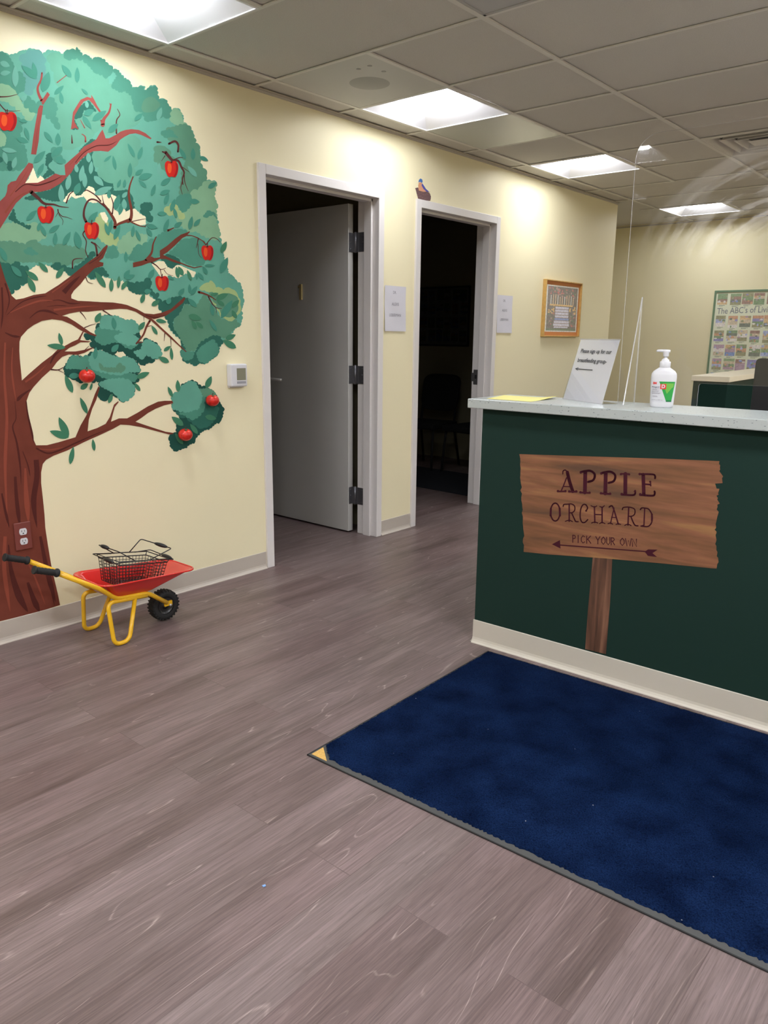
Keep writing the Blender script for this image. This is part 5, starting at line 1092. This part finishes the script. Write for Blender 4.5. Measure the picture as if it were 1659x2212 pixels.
# hand sanitizer pump bottle
BP = Vector((2.197, 2.868, TOPZ)); fd = (Vector((CAM.x, CAM.y, 0)) - Vector((BP.x, BP.y, 0))).normalized(); bu = Vector((-fd.y, fd.x, 0))
if bu.dot(AX_R) < 0: bu = -bu
t = thing('sanitizer_bottle', 'white hand-sanitizer pump bottle with a green label on the countertop', 'bottle', tuple(BP))
def hw_at(z):
    ks = [(0, .038), (.006, .041), (.02, .0420), (.09, .0450), (.112, .0455), (.124, .044), (.133, .038), (.141, .027), (.147, .0185), (.150, .017)]
    for (z0, a), (z1, b) in zip(ks, ks[1:]):
        if z <= z1: return a + (b-a)*(z-z0)/(z1-z0)
    return ks[-1][1]
def bsurf(u, z, e=0.0):
    h = hw_at(z); d = h*.62; r = max(0.0, 1-abs(u/h)**2.6)**(1/2.6); return BP + bu*u + fd*(d*r+e) + Vector((0, 0, z))
bm = bmesh.new(); rings = []
for z in (0, .003, .006, .02, .05, .09, .104, .112, .119, .124, .129, .133, .137, .141, .144, .147, .150):
    h = hw_at(z); d = h*(.62 if z < .13 else .62+.38*(z-.13)/.02); ring = []
    for k in range(40):
        a = 2*PI*k/40; c, s = math.cos(a), math.sin(a); ex = 2/2.6 if z < .135 else 1.0
        ring.append(bm.verts.new(BP + bu*(h*math.copysign(abs(c)**ex, c)) + fd*(d*math.copysign(abs(s)**ex, s)) + Vector((0, 0, z))))
    rings.append(ring)
for A_, B_ in zip(rings, rings[1:]):
    for k in range(40): f = bm.faces.new([A_[k], A_[(k+1) % 40], B_[(k+1) % 40], B_[k]]); f.smooth = True
bm.faces.new(rings[0][::-1]); bm.faces.new(rings[-1]); obj('body', bm, M_WHITE, t)
bm = bmesh.new(); add_lathe(bm, [(0, .146), (.0185, .146), (.0195, .148), (.0195, .166), (.018, .168), (.014, .169), (.0135, .173), (.010, .177), (.007, .179), (.006, .180), (.0055, .187), (0, .187)], BP, (0, 0, 1), 28); obj('cap', bm, M_WHITE, t)
bm = bmesh.new(); add_lathe(bm, [(0, .186), (.0095, .186), (.010, .188), (.0105, .200), (.012, .203), (.012, .207), (.010, .209), (0, .209)], BP, (0, 0, 1), 24)
add_tube(bm, [BP+bu*.014+Vector((0, 0, .205)), BP+Vector((0, 0, .2058)), BP-bu*.012+Vector((0, 0, .2062)), BP-bu*.030+Vector((0, 0, .207)), BP-bu*.0335+Vector((0, 0, .2035))], [.0055, .0060, .0055, .0042, .0035], 10); obj('pump', bm, M_WHITE, t, smooth=True)
bm = bmesh.new(); NI = 12
def lab(fl, fr_, z0, z1, mi, e, nz=6):
    for k in range(nz):
        za, zb = z0+(z1-z0)*k/nz, z0+(z1-z0)*(k+1)/nz
        for i in range(NI):
            def U(z, i): a, b = fl(z), fr_(z); return a+(b-a)*i/NI
            add_quad(bm, [bsurf(U(za, i), za, e), bsurf(U(za, i+1), za, e), bsurf(U(zb, i+1), zb, e), bsurf(U(zb, i), zb, e)], mi)
lab(lambda z: -.0410, lambda z: .040, .020, .096, 0, .0003)
lab(lambda z: -.0148+.0300*(.096-z)/.074, lambda z: .0405-.0075*(.096-z)/.074, .022, .096, 1, .0006)
lab(lambda z: -.002+.027*(.090-z)/.062, lambda z: .0330-.026*(max(0, .076-z)/.036)**1.0 if z < .076 else .036, .052, .090, 2, .0009)
lab(lambda z: .0140, lambda z: .0330, .0225, .0275, 4, .0010)
lab(lambda z: -.0097, lambda z: .0110, .0685, .0870, 3, .0012)
add_text(bm, 'D', lambda a, b: bsurf(.0008+a, .0778+b, .0016), .0175, bold=.0008, mi=0)
add_text(bm, '3M', lambda a, b: bsurf(-.0300+a, .089+b, .0008), .0105, bold=.0006, mi=3)
add_text(bm, 'Avagard', lambda a, b: bsurf(-.0262+a, .0755+b, .0008), .0080, bold=.0002, mi=5)
for z, a, b in ((.068, -.037, -.012), (.065, -.037, -.020), (.0605, -.038, -.012), (.0575, -.038, -.015), (.053, -.038, -.006), (.0505, -.037, -.010), (.042, -.034, -.018), (.039, -.034, -.016)): lab(lambda z_, a=a: a, lambda z_, b=b: b, z, z+.0011, 5, .0006, 1)
add_text(bm, '16.9 fl oz (500 mL)', lambda a, b: bsurf(-.0170+a, .028+b, .0008), .0052, mi=5)
obj('label', bm, [mat('label_white', (.62, .62, .67, 1), .35), mat('label_green', alb((40, 148, 66), 1.1), .35), mat('label_lime', alb((110, 172, 72), 1.1), .35), mat('label_red', alb((214, 54, 52), 1.1), .35), mat('label_bottle_green', alb((24, 104, 62), 1.1), .35), mat('label_grey', alb((120, 118, 130)), .5)], t, fixn=False)

# ================================================================== BEHIND THE COUNTER
DU = Vector((math.cos(math.radians(3)), math.sin(math.radians(3)), 0)); DV = Vector((-DU.y, DU.x, 0)); DP = Vector((1.36, 5.60, 0))
def dxf(p): return DP + DU*p.x + DV*p.y + Vector((0, 0, p.z))
t = thing('half_wall', 'dark green half wall with a cream cap behind the counter', 'half wall', tuple(DP))
box_obj('panel', (.012, .012, 0), (.242, 1.9, 1.032), mat('matt_green_paint', (0.014, 0.034, 0.028, 1), .9, spec=.0), t, .002, dxf)
box_obj('cap', (0, 0, 1.032), (.256, 1.92, 1.07), mat('cream_laminate', alb((222, 212, 190), 1.1), .4), t, .003, dxf)
t = thing('desk', 'work desk behind the reception counter', 'desk', tuple(cl(1.0, .5, 0)))
box_obj('desktop', (.10, .32, .70), (CL, 1.15, .73), mat('grey_laminate', (.45, .45, .44, 1), .5), t, .003, cxf)
for a in (.12, CL-.06): box_obj('panel_leg', (a, .34, 0), (a+.03, 1.12, .70), mat('grey_laminate', (.45, .45, .44, 1), .5), t, .002, cxf)
MP = Vector((2.262, 3.60, .73))
t = thing('monitor', 'black computer monitor seen from behind, at the right edge beyond the shield', 'monitor', (2.53, 3.6, .73))
bm = bmesh.new(); mw, mh, r_ = .54, .34, .018; zb = .905
pts = []
for cx_, cz_, a0 in ((mw-r_, mh-r_, 0), (r_, mh-r_, PI/2), (r_, r_, PI), (mw-r_, r_, 1.5*PI)):
    for k in range(5): a = a0+PI/2*k/4; pts.append((2.312+cx_+r_*math.cos(a), 3.6, zb+cz_+r_*math.sin(a)))
add_prism(bm, pts, (0, .035, 0)); obj('back_shell', bm, M_BLACK, t, .003)
bm = bmesh.new(); add_box(bm, (2.55, 3.56, .745), (2.61, 3.60, 1.08)); obj('stand', bm, M_BLACK, t, .004)
bm = bmesh.new(); add_box(bm, (2.46, 3.50, .7305), (2.70, 3.70, .745)); obj('base', bm, M_BLACK, t, .004)
box_obj('screen', (2.322, 3.634, zb+.012), (2.842, 3.637, zb+mh-.012), mat('screen_black', (.01, .01, .012, 1), .15), t)

# ================================================================== FLOOR MAT
q0 = Vector((1.652, 1.540, 0)); mu_ = (Vector((3.024, 1.590, 0))-q0).normalized(); mv_ = Vector((-mu_.y, mu_.x, 0)); mv_ = (Vector((1.628, 2.640, 0))-q0); ML = mv_.length; mv_.normalize(); MWd = 1.85
def mp(a, b, z=0.0): return q0 + mu_*a + mv_*b + Vector((0, 0, z))
t = thing('floor_mat', 'dark navy floor mat with a grey rubber border in front of the counter', 'mat', tuple(mp(.5, .5)))
bm = bmesh.new(); n = [(0, 0), (MWd, 0), (MWd, ML), (0, ML)]
add_prism(bm, [mp(a, b) for a, b in n], (0, 0, .0028)); obj('border', bm, mat('grey_rubber', (0.060, 0.061, 0.060, 1), .7), t, .001)
bm = bmesh.new(); rim = .004
for a, b in (((0, 0), (MWd, rim)), ((0, 0), (rim, ML)), ((0, ML-rim), (MWd, ML))): add_prism(bm, [mp(a[0], a[1], .0005), mp(b[0], a[1], .0005), mp(b[0], b[1], .0005), mp(a[0], b[1], .0005)], (0, 0, .003))
obj('edge', bm, M_RUBBER, t)
g = NB('navy_pile'); v = g.mapped(scale=(260, 260, 260)); n1 = g.n('ShaderNodeTexNoise'); n1.inputs['Scale'].default_value = 1; n1.inputs['Detail'].default_value = 3; g.l(v, n1.inputs['Vector'])
n2 = g.n('ShaderNodeTexNoise'); n2.inputs['Scale'].default_value = 1; n2.inputs['Detail'].default_value = 3; g.l(g.mapped(scale=(7, 7, 7)), n2.inputs['Vector'])
c = g.mix(g.ramp(n2.outputs['Fac'], [(.32, (0, 0, 0, 1)), (.68, (1, 1, 1, 1))]), (.0022, .0062, .024, 1), (.0056, .0150, .052, 1)); c = g.mix(1.0, c, g.ramp(n1.outputs['Fac'], [(.3, (.45, .45, .5, 1)), (.7, (1.6, 1.6, 1.55, 1))]), 'MULTIPLY')
wn = g.n('ShaderNodeTexVoronoi'); wn.inputs['Scale'].default_value = 1; g.l(g.mapped(scale=(13, 13, 0)), wn.inputs['Vector'])
c = g.mix(g.ramp(wn.outputs['Distance'], [(.022, (.55, .55, .55, 1)), (.03, (0, 0, 0, 1))]), c, (.42, .44, .50, 1))
g.l(c, g.b.inputs['Base Color']); g.b.inputs['Roughness'].default_value = .95; g.b.inputs['Specular IOR Level'].default_value = .02
g.b.inputs['Sheen Weight'].default_value = .0; g.b.inputs['Sheen Roughness'].default_value = .5; g.b.inputs['Sheen Tint'].default_value = (.1, .2, .5, 1)
bp = g.n('ShaderNodeBump'); bp.inputs['Strength'].default_value = .9; bp.inputs['Distance'].default_value = .003; g.l(n1.outputs['Fac'], bp.inputs['Height']); g.l(bp.outputs['Normal'], g.b.inputs['Normal'])
bm = bmesh.new(); NX, NY = 300, 190; rg = random.Random(2); G = []
for j in range(NY+1):
    row = []
    for i in range(NX+1):
        a = .006 + (MWd-.012)*i/NX; b = .024 + (ML-.030)*j/NY
        if i in (0, NX): a += rg.uniform(-.003, .002)
        if j == 0: b += rg.uniform(-.0035, .0045)
        if j == NY: b += rg.uniform(-.002, .003)
        z = .0030 if i in (0, NX) or j in (0, NY) else .0065 + rg.uniform(-.0016, .0022)
        row.append((a, b, z))
    G.append(row)
def in_corner(a, b): return (a-.006)/.080 + (b-.010)/.066 < 1.0
VV = {}
def gv(i, j):
    if (i, j) not in VV: a, b, z = G[j][i]; VV[(i, j)] = bm.verts.new(mp(a, b, z))
    return VV[(i, j)]
for j in range(NY):
    for i in range(NX):
        if in_corner(G[j][i][0], G[j][i][1]): continue
        f = bm.faces.new([gv(i, j), gv(i+1, j), gv(i+1, j+1), gv(i, j+1)]); f.smooth = True
obj('pile', bm, g.m, t, fixn=False)
bm = bmesh.new(); add_prism(bm, [mp(.010, .012, .0028), mp(.076, .012, .0028), mp(.010, .066, .0028)], (0, 0, .001)); obj('corner_label', bm, mat('gold_label', alb((214, 170, 92), .95), .4, var=(150, .15)), t)

# ================================================================== TOY WHEELBARROW
WB = Vector((.27, 1.66, 0))
t = thing('toy_wheelbarrow', 'red toy wheelbarrow with a yellow frame against the mural wall', 'wheelbarrow', tuple(WB))
XC = .272
def tray_ring(y0, y1, hw, z0, z1, rr, hw1=None, n=7):
    """rounded rectangle seen from above; z runs from z0 at the back to z1 at the front"""
    hw1 = hw1 or hw; pts = []
    def P(x, y): return Vector((XC+x, y, z0+(z1-z0)*(y-y0)/(y1-y0)))
    for sx, yc, hh, a0 in ((1, y1-rr, hw1, 0), (-1, y1-rr, hw1, PI/2), (-1, y0+rr, hw, PI), (1, y0+rr, hw, 1.5*PI)):
        for k in range(n): a = a0 + PI/2*k/(n-1); pts.append(P(sx*(hh-rr) + rr*math.cos(a), yc + rr*math.sin(a)))
    return pts
rings = [tray_ring(1.618, 1.815, .096, .210, .190, .022, .082), tray_ring(1.610, 1.835, .104, .217, .194, .030, .088), tray_ring(1.572, 2.005, .131, .276, .240, .05, .112), tray_ring(1.563, 2.035, .136, .2835, .2475, .055, .115), tray_ring(1.555, 2.048, .144, .2845, .2480, .06, .122)]
bm = bmesh.new(); RV = [[bm.verts.new(p) for p in r] for r in rings]
bm.faces.new(RV[0][::-1])
for A_, B_ in zip(RV, RV[1:]):
    for k in range(len(A_)): f = bm.faces.new([A_[k], A_[(k+1) % len(A_)], B_[(k+1) % len(A_)], B_[k]]); f.smooth = True
add_tube(bm, [p+Vector((0, 0, -.001)) for p in rings[-1]], .0032, 7, closed=True)
o_ = obj('tray', bm, M_RED, t, fixn=False); sm = o_.modifiers.new('thickness', 'SOLIDIFY'); sm.thickness = .0018; sm.offset = 0
tr_r = .0105
for s in (-1, 1):
    X = lambda h: XC + s*h
    path = round_path([(X(.128), 1.375, .386), (X(.124), 1.555, .272), (X(.098), 1.635, .203), (X(.082), 1.80, .184), (X(.052), 1.915, .100)], .035, 6)
    bm = bmesh.new(); add_tube(bm, path, tr_r, 12)
    e = Vector((X(.050), 1.925, .094)); add_box(bm, tuple(e+Vector((-.004, -.022, -.011))), tuple(e+Vector((.004, .018, .011))))
    obj('handle_tube', bm, M_YELLOW, t)
    bm = bmesh.new(); g0 = Vector((X(.128), 1.281, .4215)); g1 = Vector((X(.128), 1.378, .386)); d = g1-g0
    prof = [(0, .016), (.04, .0175), (.08, .0155), (.1, .0135)] + [(.12+.07*k, .0128 + (.0014 if k % 2 else 0)) for k in range(11)] + [(.88, .0135), (.9, .0175), (.96, .018), (1.0, .0160)]
    add_tube(bm, [g0+d*p for p, _ in prof], [r for _, r in prof], 14); obj('grip', bm, M_RUBBER, t)
    bm = bmesh.new(); xo = X(.112); xf_ = X(.128)
    path = round_path([(X(.090), 1.790, .176), (X(.102), 1.592, .196), (xf_, 1.596, .0095), (xf_, 1.668, .0095), (X(.094), 1.728, .180)], .034, 8); add_tube(bm, path, .0095, 12); obj('leg', bm, M_YELLOW, t)
wc = Vector((XC, 1.930, .0745))
bm = bmesh.new(); add_lathe(bm, [(.044, -.022), (.056, -.026), (.068, -.022), (.0715, -.012), (.072, 0), (.0715, .012), (.068, .022), (.056, .026), (.044, .022)], wc, (1, 0, 0), 40)
for k in range(26):
    a = 2*PI*k/26; rd = Vector((0, math.cos(a), math.sin(a))); tg = Vector((0, -math.sin(a), math.cos(a)))
    for sx in (-1, 0, 1):
        c = wc + rd*(.0715 if sx == 0 else .068) + Vector((sx*.018, 0, 0)) + tg*(.003 if sx else 0)
        def kx(p, c=c): return c + Vector((p.x, 0, 0)) + rd*p.z + tg*p.y
        add_box(bm, (-.007, -.0035, -.004), (.007, .0035, .0028 if sx == 0 else .0035), kx)
wheel = obj('wheel', bm, M_RUBBER, t)
bm = bmesh.new(); add_lathe(bm, [(0, -.020), (.012, -.020), (.014, -.012), (.030, -.010), (.040, -.016), (.046, -.022), (.046, .022), (.040, .016), (.030, .010), (.014, .012), (.012, .020), (0, .020)], wc, (1, 0, 0), 32); obj('hub', bm, mat('black_gloss_plastic', (.02, .02, .022, 1), .25), wheel)
bm = bmesh.new(); add_tube(bm, [wc+Vector((-.060, 0, .012)), wc+Vector((.060, 0, .012))], .0045, 10)
for s in (-1, 1): add_lathe(bm, [(0, .004), (.006, .004), (.007, 0)], wc+Vector((s*.058, 0, .012)), (s, 0, 0), 6)
obj('axle', bm, M_SATIN, t)
for yy, zz in ((1.66, .194), (1.78, .182)):
    bm = bmesh.new(); add_tube(bm, [(XC-.095, yy, zz), (XC+.095, yy, zz)], .006, 8); obj('cross_brace', bm, M_YELLOW, t)

# wire basket lying in the tray
BC = Vector((.272, 1.772, .226)); PT = math.radians(-9); by_ = Vector((0, math.cos(PT), math.sin(PT))); bz_ = Vector((0, -math.sin(PT), math.cos(PT))); bx_ = Vector((1, 0, 0))
def bk(x, y, z): return BC + bx_*x + by_*y + bz_*z
bk_t = thing('wire_basket', 'black wire shopping basket with folding handles, lying in the red wheelbarrow', 'basket', tuple(BC))
TX, TY, BX, BY, BH = .086, .120, .074, .104, .100
def brect(f):
    x, y = BX+(TX-BX)*f, BY+(TY-BY)*f; z = BH*f
    return [bk(-x, -y, z), bk(x, -y, z), bk(x, y, z), bk(-x, y, z)]
bm = bmesh.new(); wr = .0013
for f in (0, .14, .28, .42, .56, .70, .85):
    P = brect(f)
    for a in range(4): add_tube(bm, [P[a], P[(a+1) % 4]], wr, 5)
for k in range(15):
    a = -1 + 2*k/14
    for sx in (-1, 1): add_tube(bm, [bk(sx*BX, a*BY, 0), bk(sx*TX, a*TY, BH)], wr, 5)
    add_tube(bm, [bk(-BX, a*BY, 0), bk(BX, a*BY, 0)], wr, 5)
for k in range(9):
    a = -1 + 2*k/8
    for sy in (-1, 1): add_tube(bm, [bk(a*BX, sy*BY, 0), bk(a*TX, sy*TY, BH)], wr, 5)
    add_tube(bm, [bk(a*BX, -BY, 0), bk(a*BX, BY, 0)], wr, 5)
obj('mesh', bm, M_BLACKWIRE, bk_t)
for zz, ex in ((BH, 0), (BH+.016, .006)):                      # doubled rim wire
    bm = bmesh.new(); P = [bk(-TX-ex, -TY-ex, zz), bk(TX+ex, -TY-ex, zz), bk(TX+ex, TY+ex, zz), bk(-TX-ex, TY+ex, zz)]
    add_tube(bm, P, .0026, 8, closed=True)
    if ex:
        for q in range(4): add_tube(bm, [bk((1 if q in (1, 2) else -1)*TX, (1 if q > 1 else -1)*TY, BH), P[q]], .002, 6)
    obj('rim', bm, M_BLACKWIRE, bk_t)
# two bails stand half raised, two lie folded over the rim; each has a plastic grip on its cross bar
for y0, pa, pb, gf in ((-.045, (-TX*.98, -.128, BH+.060), (TX*.5, -.10, BH+.050), (.12, .52)), (.030, (-TX*.98, .085, BH+.078), (TX*.98, .140, BH+.062), (.45, .85)),
                       (-.060, (-TX-.008, -.148, BH+.018), (TX+.010, -.142, BH+.010), (.50, .90)), (.060, (-TX-.008, .146, BH+.022), (TX+.010, .150, BH+.012), (.50, .90))):
    h0, h1 = bk(-TX, y0, BH+.016), bk(TX, y0, BH+.016); pa, pb = bk(*pa), bk(*pb)
    bm = bmesh.new(); add_tube(bm, round_path([h0, pa, pb, h1], .012, 4), .0024, 7); hb = obj('bail_handle', bm, M_BLACKWIRE, bk_t)
    a_, b_ = pa.lerp(pb, gf[0]), pa.lerp(pb, gf[1])
    bm = bmesh.new(); add_tube(bm, [a_.lerp(b_, q/6) for q in range(7)], [.004, .0075, .009, .0095, .009, .0075, .004], 9); obj('grip', bm, M_BLACK, hb)

# blue scrap on the floor
p = on_z(570, 1914, .0); bm = bmesh.new(); add_prism(bm, [p+Vector(q) for q in ((-.004, -.003, .0003), (.003, -.004, .0003), (.005, .002, .0003), (-.001, .005, .0003))], (.0005, 0, .0018))
tag(obj('paper_scrap', bm, mat('blue_scrap', alb((120, 160, 215)), .6)), 'tiny blue scrap lying on the open floor', 'scrap')
